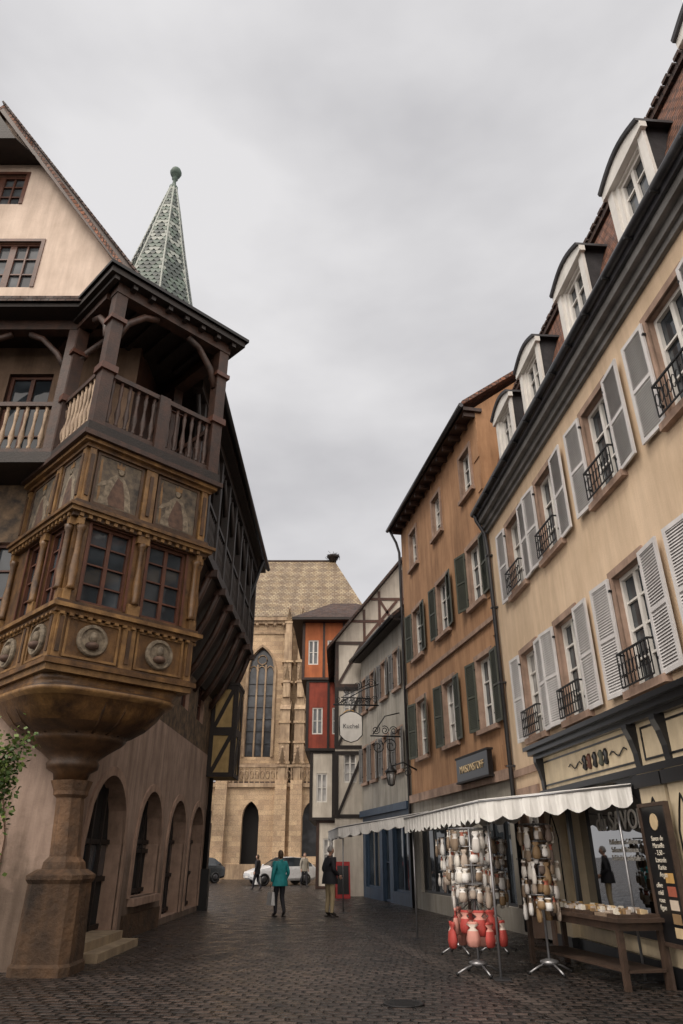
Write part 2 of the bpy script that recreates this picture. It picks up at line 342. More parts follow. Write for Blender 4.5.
rf.poly([RF.p(L,.32,10.4),RF.p(L,-.1,10.8),RF.p(L,-1.15,14.2),RF.p(L,-1.15,10.4)],plaster_beige)
rf.done()
dm=MB('dormers',E0)
for c in [8.15-5.5,8.15-2.75,8.15,10.8,13.55,15.75]:
    f0=-.22; z0,z1=11.05,12.55; w=.60
    wall(dm,RF,c-w,c+w,z0,z1+.3,[(c-.4,c+.4,z0+.22,z1)],white,white,d=f0,depth=.1)
    window(dm,RF,c-.4,c+.4,z0+.22,z1,d=f0-.1,rows=3,gm=glass2)
    for sd in (-1,1):
        dm.poly([RF.p(c+sd*w,f0,z0),RF.p(c+sd*w,f0,z1+.3),RF.p(c+sd*w,-1.0,z1+.3),RF.p(c+sd*w,-1.0,z0)],slate)
        dm.box(RF,c+sd*w-.09,c+sd*w+.09,f0,f0+.06,z0,z1+.1,white)
    dm.box(RF,c-w-.12,c+w+.12,f0-.05,f0+.12,z0-.1,z0+.02,white)
    N=10; top=lambda x:z1+.20+.22*math.cos((x-c)/(w+.16)*math.pi/2)
    for i in range(N):
        x0=c-w-.16+(2*w+.32)*i/N;x1=c-w-.16+(2*w+.32)*(i+1)/N
        dm.hexa([RF.p(x0,-1.1,top(x0)),RF.p(x1,-1.1,top(x1)),RF.p(x1,f0+.17,top(x1)),RF.p(x0,f0+.17,top(x0)),RF.p(x0,-1.1,top(x0)+.06),RF.p(x1,-1.1,top(x1)+.06),RF.p(x1,f0+.19,top(x1)+.06),RF.p(x0,f0+.19,top(x0)+.06)],slate)
        dm.hexa([RF.p(x0,f0,z1+.06),RF.p(x1,f0,z1+.06),RF.p(x1,f0+.12,z1+.06),RF.p(x0,f0+.12,z1+.06),RF.p(x0,f0,top(x0)-.003),RF.p(x1,f0,top(x1)-.003),RF.p(x1,f0+.12,top(x1)-.003),RF.p(x0,f0+.12,top(x0)-.003)],white)
dm.done()
# shopfront
sf=MB('shopfront',E0)
sf.box(RF,-1,15.5,0,.10,2.80,3.42,cream); sf.box(RF,-1,15.55,0,.16,2.70,2.80,black)
sf.box(RF,-1,15.6,0,.20,3.42,3.50,black); sf.box(RF,-1,15.65,0,.30,3.50,3.60,black); sf.box(RF,-1,15.7,0,.38,3.60,3.68,black)
for a,b in ((11.2,15.3),(6,10.9),(1.5,5.8)):
    sf.box(RF,a,b,.1,.115,2.87,2.90,black); sf.box(RF,a,b,.1,.115,3.32,3.35,black)
    sf.box(RF,a,a+.03,.1,.115,2.90,3.32,black); sf.box(RF,b-.03,b,.1,.115,2.90,3.32,black)
sf.box(RF,-1,15.5,0,.08,0,.25,black)
def pil(a,b):
    sf.box(RF,a,b,0,.14,.25,2.70,cream); sf.box(RF,a-.03,b+.03,0,.18,0,.25,black); sf.box(RF,a-.03,b+.03,.0,.2,2.5,2.68,black)
    c=(a+b)/2;w=(b-a)/2-.1
    sf.tube([RF.p(c-w,.145,.5),RF.p(c-w,.145,1.9),RF.p(c-w*.5,.145,2.15),RF.p(c,.145,2.35),RF.p(c+w*.5,.145,2.15),RF.p(c+w,.145,1.9),RF.p(c+w,.145,.5),RF.p(c-w,.145,.5)],.018,black,4)
pil(14.75,15.45); pil(10.45,11.2); pil(9.75,10.35); pil(5.8,6.1)
for a,b in ((11.45,14.4),(6.2,9.6),(2,4.2)):
    sf.box(RF,a-.12,a,0,.07,.5,2.72,black);sf.box(RF,b,b+.12,0,.07,.5,2.72,black);sf.box(RF,a,b,0,.09,.5,.62,black)
    N=12
    f=lambda x:2.72-.35*(abs(x-(a+b)/2)/((b-a)/2))**3
    for i in range(N):
        x0=a+(b-a)*i/N;x1=a+(b-a)*(i+1)/N
        sf.hexa([RF.p(x0,0,f(x0)),RF.p(x1,0,f(x1)),RF.p(x1,.07,f(x1)),RF.p(x0,.07,f(x0)),RF.p(x0,0,2.725),RF.p(x1,0,2.725),RF.p(x1,.07,2.725),RF.p(x0,.07,2.725)],black)
    sf.box(RF,a+.1,b-.1,0,.03,.28,.47,cream)
sf.box(RF,4.7,5.7,-.3,-.25,0,2.72,black)
sf.done()
sb=MB('cornice_brackets',E0)
for s in (15.35,11.1,10.2,5.95):
    sb.loft([[RF.p(s-.08,0,z),RF.p(s+.08,0,z),RF.p(s+.08,d,z),RF.p(s-.08,d,z)] for z,d in ((2.72,.12),(2.85,.14),(3.0,.15),(3.2,.2),(3.35,.26),(3.42,.26))],black,sm=False)
sb.done()
gt,nt,b_=base_mat('shop_glass')
nt.nodes.remove(b_); out=nt.nodes['Material Output']; tr=nn(nt,'ShaderNodeBsdfTransparent'); gl=nn(nt,'ShaderNodeBsdfGlossy'); gl.inputs['Roughness'].default_value=.02; gl.inputs[0].default_value=(.45,.45,.45,1)
tr.inputs[0].default_value=(.75,.78,.76,1); fz=nn(nt,'ShaderNodeFresnel'); fz.inputs[0].default_value=1.2; mx=nn(nt,'ShaderNodeMixShader'); nt.links.new(fz.outputs[0],mx.inputs[0]); nt.links.new(tr.outputs[0],mx.inputs[1]); nt.links.new(gl.outputs[0],mx.inputs[2]); nt.links.new(mx.outputs[0],out.inputs[0])
goods=[flat('goods_%d'%i,c,.6) for i,c in enumerate([(.55,.42,.25),(.35,.10,.06),(.65,.6,.5),(.25,.16,.08),(.5,.3,.1),(.2,.25,.12),(.6,.5,.4),(.4,.05,.06)])]
it=MB('shop_interior',E0)
for a,b in ((11.45,14.4),(6.2,9.6),(2,4.2)):
    it.poly([RF.p(a,-.14,.62),RF.p(b,-.14,.62),RF.p(b,-.14,2.72),RF.p(a,-.14,2.72)],gt)
    it.poly([RF.p(a-.3,-1.6,0),RF.p(b+.3,-1.6,0),RF.p(b+.3,-1.6,3),RF.p(a-.3,-1.6,3)],wood_dk)
    it.box(RF,a,b,-1.55,-.36,.5,.6,wood_tbl)
    it.poly([RF.p(a,-1.6,2.9),RF.p(b,-1.6,2.9),RF.p(b,-.35,2.9),RF.p(a,-.35,2.9)],dark)
    for x in (a-.05,b+.05): it.poly([RF.p(x,-1.6,0),RF.p(x,-.35,0),RF.p(x,-.35,3),RF.p(x,-1.6,3)],dark)
    for zz in (1.0,1.45):
        it.box(RF,a+.1,b-.1,-1.5,-1.2 if zz>1.2 else -1.0,zz,zz+.03,wood_tbl)
        s=a+.15
        while s<b-.3:
            w=random.uniform(.08,.2);h=random.uniform(.08,.25); it.box(RF,s,s+w,-1.42,-1.25,zz+.03,zz+.03+h,random.choice(goods)); s+=w+random.uniform(.02,.1)
    s=a+.1
    while s<b-.25:
        w=random.uniform(.1,.24);h=random.uniform(.08,.35); dd=random.uniform(-.8,-.5); it.box(RF,s,s+w,dd,dd+.15,.6,.6+h,random.choice(goods)); s+=w+.04
it.done()
text('du SAVON',RF,12.6,-.115,1.98,.42,white,E0,'window_lettering')
text('Parfumerie - Cadeaux\nSavons de Provence\nFabrication artisanale',RF,12.6,-.115,1.76,.12,white,E0,'window_small_lettering')
text('la maison',RF,12.6,-.115,2.38,.2,white,E0,'window_top_lettering')
em=MB('fascia_emblem',E0)
for i,c in enumerate((13.1,12.9,12.65,12.4,12.2)):
    em.lathe(*RF.p(c,.12,0)[:2],[(2.96,.02),(3.0,.06),(3.08,.035),(3.14,.06),(3.22,.02)],[black,wood_rd,black,shut_g,black][i],8)
for sg_ in (-1,1):
    em.tube([RF.p(12.65+sg_*(.6+.09*t),.12,3.09+.05*math.sin(t*1.3)) for t in range(8)],.014,black,4)
em.done()
bb=MB('chalkboard'); bb.box(RF,10.3,11.0,.24,.28,.55,2.22,black); bb.box(RF,10.25,10.3,.23,.3,.5,2.27,wood_tbl);bb.box(RF,11.0,11.05,.23,.3,.5,2.27,wood_tbl);bb.box(RF,10.3,11.0,.23,.3,2.22,2.27,wood_tbl);bb.box(RF,10.3,11.0,.23,.3,.5,.55,wood_tbl)
for s in (10.3,10.98): bb.beam(RF.p(s,.26,.5),RF.p(s,.26,0),.04,.04,wood_tbl)
bb.loft([[RF.p(10.65+.11*math.cos(t*math.pi/6),d,2.02+.11*math.sin(t*math.pi/6)) for t in range(12)] for d in (.279,.29)],goods[0],sm=False)
for i in range(5): bb.box(RF,10.4,10.62,.279,.284,.62+i*.16,.74+i*.16,goods[(i*3)%8])
ob=bb.done()
text('Savon de\nMarseille\n- 3,50 -\nLavande\nKarite\nArgan',RF,10.65,.285,1.78,.09,goods[2],ob,'chalk_text',.002)
text('olive\nmiel\nrose\nfigue',RF,10.82,.285,1.2,.09,goods[2],ob,'chalk_text',.002)

# ------------------------------------------------------------------ ORANGE TOWNHOUSE
E1=empty('orange_townhouse',(6,22,0)); OF=Fr((4.18,17.75),(-.186,1),(-1,-.186)); L=8.95
oc=[1.15,4.2,7.2]
hs=[]
for c in oc: hs+=[(c-.52,c+.52,4.65,6.55),(c-.5,c+.5,8.15,9.95),(c-.45,c+.45,11.7,13.2)]
mb=MB('walls',E1); wall(mb,OF,0,L,3.4,14.1,hs,plaster_orange,stone_pink)
wall(mb,OF,0,L,0,3.4,[(.5,2.6,.5,2.9),(3.1,4.2,0,2.9),(4.7,8.3,.5,2.9)],plaster_grey,plaster_grey,depth=.3)
mb.poly([OF.p(0,0,0),OF.p(0,-10,0),OF.p(0,-10,14.2),OF.p(0,-5,18.2),OF.p(0,0,14.2)],plaster_orange)
mb.poly([OF.p(L,0,0),OF.p(L,-10,0),OF.p(L,-10,14.2),OF.p(L,-5,18.2),OF.p(L,0,14.2)],plaster_orange)
mb.done()
wm=MB('windows',E1); sm=MB('window_surrounds',E1); sh=MB('shutters',E1)
for c in oc:
    window(wm,OF,c-.52,c+.52,4.65,6.55,rows=3); window(wm,OF,c-.5,c+.5,8.15,9.95,rows=3); window(wm,OF,c-.45,c+.45,11.7,13.2,rows=3)
    surround(sm,OF,c-.52,c+.52,4.65,6.55,.14,stone_pink,.05);surround(sm,OF,c-.5,c+.5,8.15,9.95,.14,stone_pink,.05);surround(sm,OF,c-.45,c+.45,11.7,13.2,.12,stone_pink,.05)
    for z0,z1 in ((4.65,6.55),(8.15,9.95)):
        for sd in (-1,1): shutter(sh,OF,c+sd*.6,.55,z0,z1,sd,shut_g,random.uniform(.05,.3))
for a,b in ((.5,2.6),(4.7,8.3)):
    window(wm,OF,a,b,.5,2.9,cols=3,rows=1,fm=black,gm=glass,mid=.06)
window(wm,OF,3.1,4.2,0,2.9,cols=1,rows=2,fm=wood_br)
sm.box(OF,0,L,0,.12,3.25,3.5,stone_pink); sm.box(OF,0,L,0,.08,7.3,7.42,stone_pink)
for i in range(9): sm.box(OF,-.01,.3 if i%2 else .42,0,.03,3.6+i*1.1,4.1+i*1.1,plaster_orange)
wm.done();sm.done();sh.done()
rf=MB('roof',E1)
rf.box(OF,-.1,L+.3,-.2,.42,14.0,14.12,wood_br)
for i in range(14): rf.box(OF,i*.68,i*.68+.12,0,.38,13.84,14.0,wood_br)
rf.hexa([OF.p(-.2,.47,14.12),OF.p(L+.3,.47,14.12),OF.p(L+.3,-5,18.35),OF.p(-.2,-5,18.35),OF.p(-.2,.47,14.26),OF.p(L+.3,.47,14.26),OF.p(L+.3,-5,18.5),OF.p(-.2,-5,18.5)],tile_red)
rf.hexa([OF.p(-.2,-5,18.35),OF.p(L+.3,-5,18.35),OF.p(L+.3,-10.6,14.1),OF.p(-.2,-10.6,14.1),OF.p(-.2,-5,18.5),OF.p(L+.3,-5,18.5),OF.p(L+.3,-10.6,14.25),OF.p(-.2,-10.6,14.25)],tile_red)
rf.tube([OF.p(-.2,.52,14.1),OF.p(L+.3,.52,14.1)],.08,zinc,8)
rf.tube([OF.p(L+.1,.5,14.1),OF.p(L+.1,.2,13.5),OF.p(L+.02,.1,13),OF.p(L+.02,.1,0)],.055,zinc,8)
for s in (2.2,6.5): rf.box(OF,s,s+.9,-4.6,-3.9,16.6,19.4,plaster_orange); rf.box(OF,s-.06,s+.96,-4.66,-3.84,19.4,19.52,stone)
rf.done()
sg=MB('shop_sign'); sg.box(OF,.9,3.3,.12,.26,3.45,4.05,black); sg.box(OF,.85,3.35,.1,.28,4.05,4.1,wood_dk); sg.box(OF,.85,3.35,.1,.28,3.4,3.45,wood_dk)
ob=sg.done(); text('MAISONSTOFF',OF,2.1,.27,3.65,.28,goods[0],ob,'sign_text')

# ------------------------------------------------------------------ GREY/BLUE HOUSE
E2=empty('grey_house',(4,30,0)); GF=Fr((2.47,26.7),(-.215,.977),(-.977,-.215)); L=7.05
gc=[1.0,2.9,4.8,6.3]
hs=[(c-.38,c+.38,z,z+1.5) for c in gc for z in (4.5,7.6)]
mb=MB('walls',E2); wall(mb,GF,0,L,3.3,10.4,hs,plaster_grey,stone_pink)
wall(mb,GF,0,L,0,3.3,[(.4,2.4,.4,2.7),(2.9,3.9,0,2.7),(4.3,6.6,.4,2.7)],blue,blue)
mb.poly([GF.p(0,0,0),GF.p(0,-9,0),GF.p(0,-9,10.4),GF.p(0,-4.5,14.2),GF.p(0,0,10.4)],plaster_grey)
mb.poly([GF.p(L,0,0),GF.p(L,-9,0),GF.p(L,-9,10.4),GF.p(L,-4.5,14.2),GF.p(L,0,10.4)],plaster_grey); mb.done()
wm=MB('windows',E2)
for h in hs: window(wm,GF,*h,rows=3); surround(wm,GF,*h,.1,stone_pink)
for h in hs:
    for sd in (-1,1): shutter(wm,GF,(h[0]+h[1])/2+sd*.42,.38,h[2],h[3],sd,corn_g,.15)
for a,b in ((.4,2.4),(4.3,6.6)): window(wm,GF,a,b,.4,2.7,cols=2,rows=1,fm=blue,gm=glass)
window(wm,GF,2.9,3.9,0,2.7,cols=1,rows=2,fm=blue)
wm.box(GF,0,L,0,.15,3.1,3.35,blue); wm.done()
rf=MB('roof',E2)
rf.hexa([GF.p(-.1,.45,10.2),GF.p(L+.2,.45,10.2),GF.p(L+.2,-4.5,14.3),GF.p(-.1,-4.5,14.3),GF.p(-.1,.45,10.35),GF.p(L+.2,.45,10.35),GF.p(L+.2,-4.5,14.45),GF.p(-.1,-4.5,14.45)],tile_dark)
rf.box(GF,0,L+.1,0,.4,10.1,10.2,wood_dk); rf.tube([GF.p(-.1,.5,10.2),GF.p(L+.2,.5,10.2)],.08,zinc,8); rf.done()

# ------------------------------------------------------------------ WHITE HALF-TIMBERED HOUSE
def timber(mb,fr,a,b,z0,z1,m,nb=3,d=.03,w=.16,br=True):
    mb.box(fr,a,b,-.02,d,z0,z0+w,m); mb.box(fr,a,b,-.02,d,z1-w,z1,m)
    for i in range(nb+1):
        x=a+(b-a-w)*i/nb; mb.box(fr,x,x+w,-.02,d,z0+w,z1-w,m)
    if br:
        for i in range(nb):
            x0=a+(b-a-w)*i/nb+w;x1=a+(b-a-w)*(i+1)/nb
            if i%2==0: mb.beam(fr.p(x0,d-.015,z0+w),fr.p(x1,d-.015,z1-w),.06,.13,m)
            else: mb.beam(fr.p(x1,d-.015,z0+w),fr.p(x0,d-.015,z1-w),.06,.13,m)
E3=empty('white_half_timbered_house',(3,37,0)); DF=Fr((-.3,34),(1,0),(0,-1)); DS=Fr((-.3,34),(0,1),(-1,0))
mb=MB('walls',E3)
wall(mb,DF,0,6.6,0,11.3,[(.4,1.0,4.6,5.9),(.4,1.0,7.6,8.9)],plaster_white)
mb.poly([DF.p(0,0,11.3),DF.p(6.6,0,11.3),DF.p(3.5,0,15.6)],plaster_white)
wall(mb,DS,0,6.5,0,11.3,[(1,2,4.6,5.9),(3.5,4.5,4.6,5.9),(1,2,7.6,8.9),(3.5,4.5,7.6,8.9),(.8,3.5,.4,2.6)],plaster_white); mb.done()
tb=MB('timber_frame',E3)
for z in (3.1,6.1,9.0): timber(tb,DF,0,6.6,z,z+ (2.9 if z<9 else 2.3),wood_br if z>8 else wood_dk,5); timber(tb,DS,0,6.5,z,z+(2.9 if z<9 else 2.3),wood_dk,5)
for z in (12.3,13.5): tb.box(DF,(z-11.3)*.81,6.6-(z-11.3)*.72,-.02,.03,z,z+.14,wood_rd)
for x,t in ((1.4,13),(2.2,14),(3.4,15.2),(4.6,14)): tb.box(DF,x,x+.14,-.02,.025,11.3,t,wood_rd)
tb.beam(DF.p(1.5,.01,11.4),DF.p(3.2,.01,13.5),.05,.13,wood_rd); tb.beam(DF.p(3.5,.01,11.4),DF.p(2.3,.01,13.5),.05,.13,wood_rd)
for a,b,c,e in ((.4,1.0,4.6,5.9),(.4,1.0,7.6,8.9)): window(tb,DF,a,b,c,e,d=-.1)
for a,b,c,e in ((1,2,4.6,5.9),(3.5,4.5,4.6,5.9),(1,2,7.6,8.9),(3.5,4.5,7.6,8.9),(.8,3.5,.4,2.6)): window(tb,DS,a,b,c,e,d=-.1)
tb.done()
rf=MB('roof',E3)
def slope(mb,p0,p1,p2,p3,t,m): mb.hexa([p0,p1,p2,p3]+[(p[0],p[1],p[2]+t) for p in (p0,p1,p2,p3)],m)
slope(rf,(-.75,33.6,10.75),(-.75,41,10.75),(3.2,41,15.65),(3.2,33.6,15.65),.16,tile_dark)
slope(rf,(6.8,33.6,10.75),(6.8,41,10.75),(3.2,41,15.65),(3.2,33.6,15.65),.16,tile_dark)
rf.done()

# ------------------------------------------------------------------ RED HOUSE
E4=empty('red_half_timbered_house',(0,44,0)); mb=MB('walls',E4); tb=MB('timber_frame',E4); wn=MB('windows',E4)
for x,z0,z1,m,tm in ((-1.35,0,3.3,plaster_white,wood_br),(-1.75,3.3,6.9,plaster_white,wood_dk),(-2.05,6.9,10.9,plaster_red,wood_dk),(-2.35,10.9,14.6,plaster_ored,wood_br)):
    A=Fr((x,41-abs(x+1.35)*.3),(1,0),(0,-1)); B=Fr((x,41-abs(x+1.35)*.3),(0,1),(-1,0))
    z=z0+.9; hA=[(.35,.95,z,z+1.5),(1.5,2.1,z,z+1.5)]; hB=[(1,1.9,z,z+1.5),(3,3.9,z,z+1.5),(5,5.9,z,z+1.5)]
    wall(mb,A,0,5,z0,z1,hA,m); wall(mb,B,0,8,z0,z1,hB,m)
    mb.poly([A.p(0,0,z0),A.p(5,0,z0),A.p(5,-8,z0),A.p(0,-8,z0)],wood_dk)
    timber(tb,A,0,5,z0,z1,tm,4,br=False,w=.14); timber(tb,B,0,8,z0,z1,tm,6,br=False,w=.14)
    for h in hA: window(wn,A,*h,d=-.08,rows=2)
    for h in hB: window(wn,B,*h,d=-.08,rows=2)
mb.done();tb.done();wn.done()
rf=MB('roof',E4)
Z=14.55
P=[(-3.0,40.0,Z),(3.4,40.0,Z),(3.4,49.5,Z),(-3.0,49.5,Z)]; T=[(-.6,43,Z+1.9),(1,43,Z+1.9),(1,47,Z+1.9),(-.6,47,Z+1.9)]
rf.box(W,-3.0,3.4,40.0,49.5,Z-.15,Z-.01,wood_dk)
for i in range(4): rf.poly([P[i],P[(i+1)%4],T[(i+1)%4],T[i]],tile_dark)
rf.poly(T,tile_dark); rf.done()

# ------------------------------------------------------------------ CHURCH
E5=empty('gothic_church',(-5,64,0)); CF=Fr((-9.6,60),(1,0),(0,-1)); SF=Fr((-9.6,60),(0,1),(-1,0))
mb=MB('walls',E5)
gh=(1.45,3.65,8.9,18.2,'g'); gh2=(7.0,9.2,8.9,18.2,'g')
wall(mb,CF,0,12,0,20.8,[gh,gh2],churchstone,churchtrim,depth=.6)
wall(mb,SF,0,14,0,20.8,[(2,4.2,8.9,18.2,'g'),(8,10.2,8.9,18.2,'g')],churchstone,churchtrim,depth=.6)
C2=Fr((-11.5,57),(1,0),(0,-1)); wall(mb,C2,0,14,0,6.4,[(3.9,5.2,0,5.3,'g'),(8.5,9.8,1.5,5.3,'g')],churchstone,churchtrim,depth=.7)
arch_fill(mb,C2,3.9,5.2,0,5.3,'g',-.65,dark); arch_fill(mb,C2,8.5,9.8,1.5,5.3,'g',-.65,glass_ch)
mb.poly([C2.p(0,0,6.4),C2.p(14,0,6.4),C2.p(14,-3,7.0),C2.p(0,-3,7.0)],tile_dark)
mb.poly([C2.p(0,0,0),C2.p(0,-14,0),C2.p(0,-14,6.4),C2.p(0,0,6.4)],churchstone)
mb.done()
tr_=MB('tracery',E5)
for fr,h in ((CF,gh),(CF,gh2),(SF,(2,4.2,8.9,18.2,'g')),(SF,(8,10.2,8.9,18.2,'g'))):
    a,b,c,e,k=h; arch_fill(tr_,fr,a,b,c,e,k,-.5,glass_ch); arch_trim(tr_,fr,a,b,c,e,k,.22,-.02,.14,churchtrim)
    for i in (1,2): x=a+(b-a)*i/3; tr_.box(fr,x-.07,x+.07,-.48,-.3,c,e-1.5,churchtrim)
    for i in range(3):
        x=a+(b-a)*(i+.5)/3; tr_.tube([fr.p(x+.33*math.cos(t*math.pi/8),-.4,e-2.1+.5*math.sin(t*math.pi/8)) for t in range(9)],.06,churchtrim,5)
    tr_.tube([fr.p((a+b)/2+.42*math.cos(t*math.pi/6),-.4,e-1.05+.42*math.sin(t*math.pi/6)) for t in range(13)],.06,churchtrim,5)
    for z in range(int(c)+1,int(e)-2): tr_.box(fr,a,b,-.47,-.42,z,z+.05,iron)
tr_.done()
bt=MB('buttresses',E5)
def butt(fr,s,w=.9):
    bt.box(fr,s-w/2,s+w/2,0,3.4,0,6.8,churchstone)
    bt.box(fr,s-w/2+.05,s+w/2-.05,0,1.5,6.8,12.5,churchtrim); bt.hexa([fr.p(s-w/2,0,12.5),fr.p(s+w/2,0,12.5),fr.p(s+w/2,1.6,12.5),fr.p(s-w/2,1.6,12.5),fr.p(s-w/2,0,13.6),fr.p(s+w/2,0,13.6),fr.p(s+w/2,.8,13.1),fr.p(s-w/2,.8,13.1)],churchtrim)
    bt.box(fr,s-w/2+.12,s+w/2-.12,0,.95,13,19.2,churchtrim)
    for z in (8.2,9.8,11.4,14.8,16.6): bt.box(fr,s-w/2-.04,s+w/2+.04,0,1.58 if z<12 else 1.05,z,z+.16,churchstone)
    for dd,z,h in ((2.9,6.8,2.6),(.9,13.6,3.2),(.5,19.2,2.6)):
        p=fr.p(s,dd,0); bt.box(fr,s-.28,s+.28,dd-.28,dd+.28,z,z+h*.4,churchtrim); bt.box(fr,s-.34,s+.34,dd-.34,dd+.34,z+h*.38,z+h*.44,churchtrim)
        bt.lathe(p[0],p[1],[(z+h*.44,.3),(z+h*.9,.05),(z+h*.92,.12),(z+h*.96,.12),(z+h,.02)],churchtrim,6)
        for q in range(4): bt.sphere(fr.p(s+.2,dd+.2,z+h*(.5+.1*q)),.06,churchtrim,6); bt.sphere(fr.p(s-.2,dd+.2,z+h*(.5+.1*q)),.06,churchtrim,6)
for s in (.3,4.9,6.1,10.4): butt(CF,s)
butt(SF,6)
bt.done()
tm=MB('cornices_balustrade',E5)
for fr,l in ((CF,12),(SF,14)):
    tm.box(fr,-.3,l,0,.3,20.3,20.55,churchtrim);tm.box(fr,-.4,l,0,.5,20.55,20.85,churchtrim); tm.box(fr,-.15,l,0,.15,8.2,8.4,churchtrim); tm.box(fr,-.15,l,0,.12,19.4,19.55,churchtrim)
    for i in range(int(l/.8)): tm.sphere(fr.p(i*.8+.4,.3,20.2),.16,churchtrim,6)
tm.box(C2,-.1,14,0,.2,6.3,6.6,churchtrim); tm.box(C2,-.1,14,0,.18,7.75,7.95,churchtrim); tm.box(C2,-.05,14,0,.08,.0,1.0,churchtrim)
for i in range(34):
    s=.2+i*.41; tm.box(C2,s-.04,s+.04,.03,.13,6.6,7.75,churchtrim)
    tm.tube([C2.p(s+.2+.15*math.cos(t*math.pi/4),.08,7.2+.3*math.sin(t*math.pi/4)) for t in range(9)],.035,churchtrim,4)
tm.done()
ctile,nt,bb_=base_mat('church_glazed_tiles'); t=nn(nt,'ShaderNodeTexCoord'); uv=t.outputs['UV']; mp=nn(nt,'ShaderNodeMapping'); mp.inputs['Rotation'].default_value=(0,0,math.radians(45)); nt.links.new(uv,mp.inputs[0])
ck=nn(nt,'ShaderNodeTexChecker'); ck.inputs['Scale'].default_value=1.1; ck.inputs['Color1'].default_value=(.30,.24,.155,1); ck.inputs['Color2'].default_value=(.22,.17,.115,1); nt.links.new(mp.outputs[0],ck.inputs['Vector'])
br=nn(nt,'ShaderNodeTexBrick'); nt.links.new(uv,br.inputs['Vector'])
for k,v in (('Scale',1),('Mortar Size',.03),('Brick Width',.34),('Row Height',.3),('Bias',-.2)): br.inputs[k].default_value=v
br.inputs['Color1'].default_value=(1,1,1,1);br.inputs['Color2'].default_value=(.6,.5,.42,1);br.inputs['Mortar'].default_value=(.4,.35,.3,1)
cc=mixc(nt,1.0,ck.outputs['Color'],br.outputs['Color'],'MULTIPLY'); cc=mixc(nt,1.0,cc,ramp(nt,noise(nt,t.outputs['Object'],.5,4),.35,.7,(1.1,1.1,1.1),(.7,.68,.66)),'MULTIPLY')
nt.links.new(cc,bb_.inputs['Base Color']); bb_.inputs['Roughness'].default_value=.6; bump(nt,bb_,br.outputs['Color'],.7,.05)
rf=MB('roof',E5)
a0,a1,y0,y1=-10.1,2.6,59.5,74.5; ze,zr=20.9,29.4; ym=67
rf.poly([(a0,y0,ze),(a1,y0,ze),(-.7,ym,zr),(-7.9,ym,zr)],ctile); rf.poly([(a0,y1,ze),(a1,y1,ze),(-.7,ym,zr),(-7.9,ym,zr)],ctile)
rf.poly([(a0,y0,ze),(a0,y1,ze),(-7.9,ym,zr)],ctile); rf.poly([(a1,y0,ze),(a1,y1,ze),(-.7,ym,zr)],ctile)
rf.tube([(-8,ym,zr),(-.6,ym,zr)],.15,tile_dark,8); rf.done()
ns=MB('stork_nest')
ns.lathe(-.9,ym,[(zr-.1,.35),(zr+.3,.4),(zr+.35,.55),(zr+.6,.66),(zr+.64,.55),(zr+.5,.3)],wood_dk,14)
for i in range(110):
    a=random.uniform(0,6.28); r=random.uniform(.4,.7); z=zr+random.uniform(.3,.68); p=Vector((-.9+r*math.cos(a),ym+r*math.sin(a),z)); q=p+Vector((-math.sin(a)*random.uniform(-.6,.6),math.cos(a)*random.uniform(-.6,.6),random.uniform(-.12,.2))); ns.tube([p,q],.022,wood_dk,4)
ns.done()

# ------------------------------------------------------------------ CORNER HOUSE WITH ORIEL (left)
E6=empty('corner_oriel_house',(-8,16,0)); FF=Fr((-4.65,12.5),(-1,0),(0,-1)); SD=Fr((-4.65,12.5),(0,1),(1,0)); LS=13.9
mb=MB('walls',E6)
ar=[(1.15,3.65,.22,3.05,'o'),(4.6,6.9,.75,3.0,'o'),(7.7,9.9,.15,3.0,'o'),(10.6,12.7,.15,3.0,'o')]
wall(mb,SD,0,LS,0,4.7,ar,plaster_pink,stone_pink,depth=.36)
wall(mb,FF,0,12,0,4.7,[(1.1,3.3,.0,2.95,'o'),(4.5,6.5,.6,2.95,'o')],plaster_pink,stone_pink,depth=.55)
f1=[(1.2+i*1.9,2.3+i*1.9,5.5,7.2) for i in range(5)]
wall(mb,FF,0,12,4.7,8.5,f1,mural,stone_pink); s1=[(2.8+i*2.4,3.9+i*2.4,5.5,7.2) for i in range(4)]
wall(mb,SD,0,LS,4.7,8.5,s1,mural,stone_pink)
g2=[(1.9,2.9,9.0,11.4),(3.6,4.8,9.6,11.2),(6,7.2,9.6,11.2)]
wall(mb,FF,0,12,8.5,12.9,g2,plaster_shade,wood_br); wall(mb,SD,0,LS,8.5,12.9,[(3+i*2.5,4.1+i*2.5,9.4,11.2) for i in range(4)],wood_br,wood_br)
gw=[(3.0,4.45,14.05,15.6),(3.9,5.25,17.0,18.15)]
def rake(s): return 13.55+ (s)*1.42 if s<=4.98 else 13.55+4.98*1.42-(s-4.98)*1.42
ss=sorted({0,3.0,4.45,3.9,5.25,4.98,9.96,.8})
for i in range(len(ss)-1):
    a,b=ss[i],ss[i+1]; x=(a+b)/2; cuts=[h for h in gw if h[0]<x<h[1]]
    z=12.9
    for h in sorted(cuts,key=lambda h:h[2]):
        mb.poly([FF.p(a,0,z),FF.p(b,0,z),FF.p(b,0,h[2]),FF.p(a,0,h[2])],plaster_gable); z=h[3]
    mb.poly([FF.p(a,0,z),FF.p(b,0,z),FF.p(b,0,rake(b)),FF.p(a,0,rake(a))],plaster_gable)
for a,b,c,e in gw:
    for x in (a,b): mb.poly([FF.p(x,0,c),FF.p(x,-.25,c),FF.p(x,-.25,e),FF.p(x,0,e)],stone_pink)
    for z in (c,e): mb.poly([FF.p(a,0,z),FF.p(b,0,z),FF.p(b,-.25,z),FF.p(a,-.25,z)],stone_pink)
mb.poly([SD.p(LS,0,0),SD.p(LS,-10,0),SD.p(LS,-10,13.5),SD.p(LS,-5,20.5),SD.p(LS,0,13.5)],plaster_pink)
mb.done()
tr2=MB('arch_surrounds',E6)
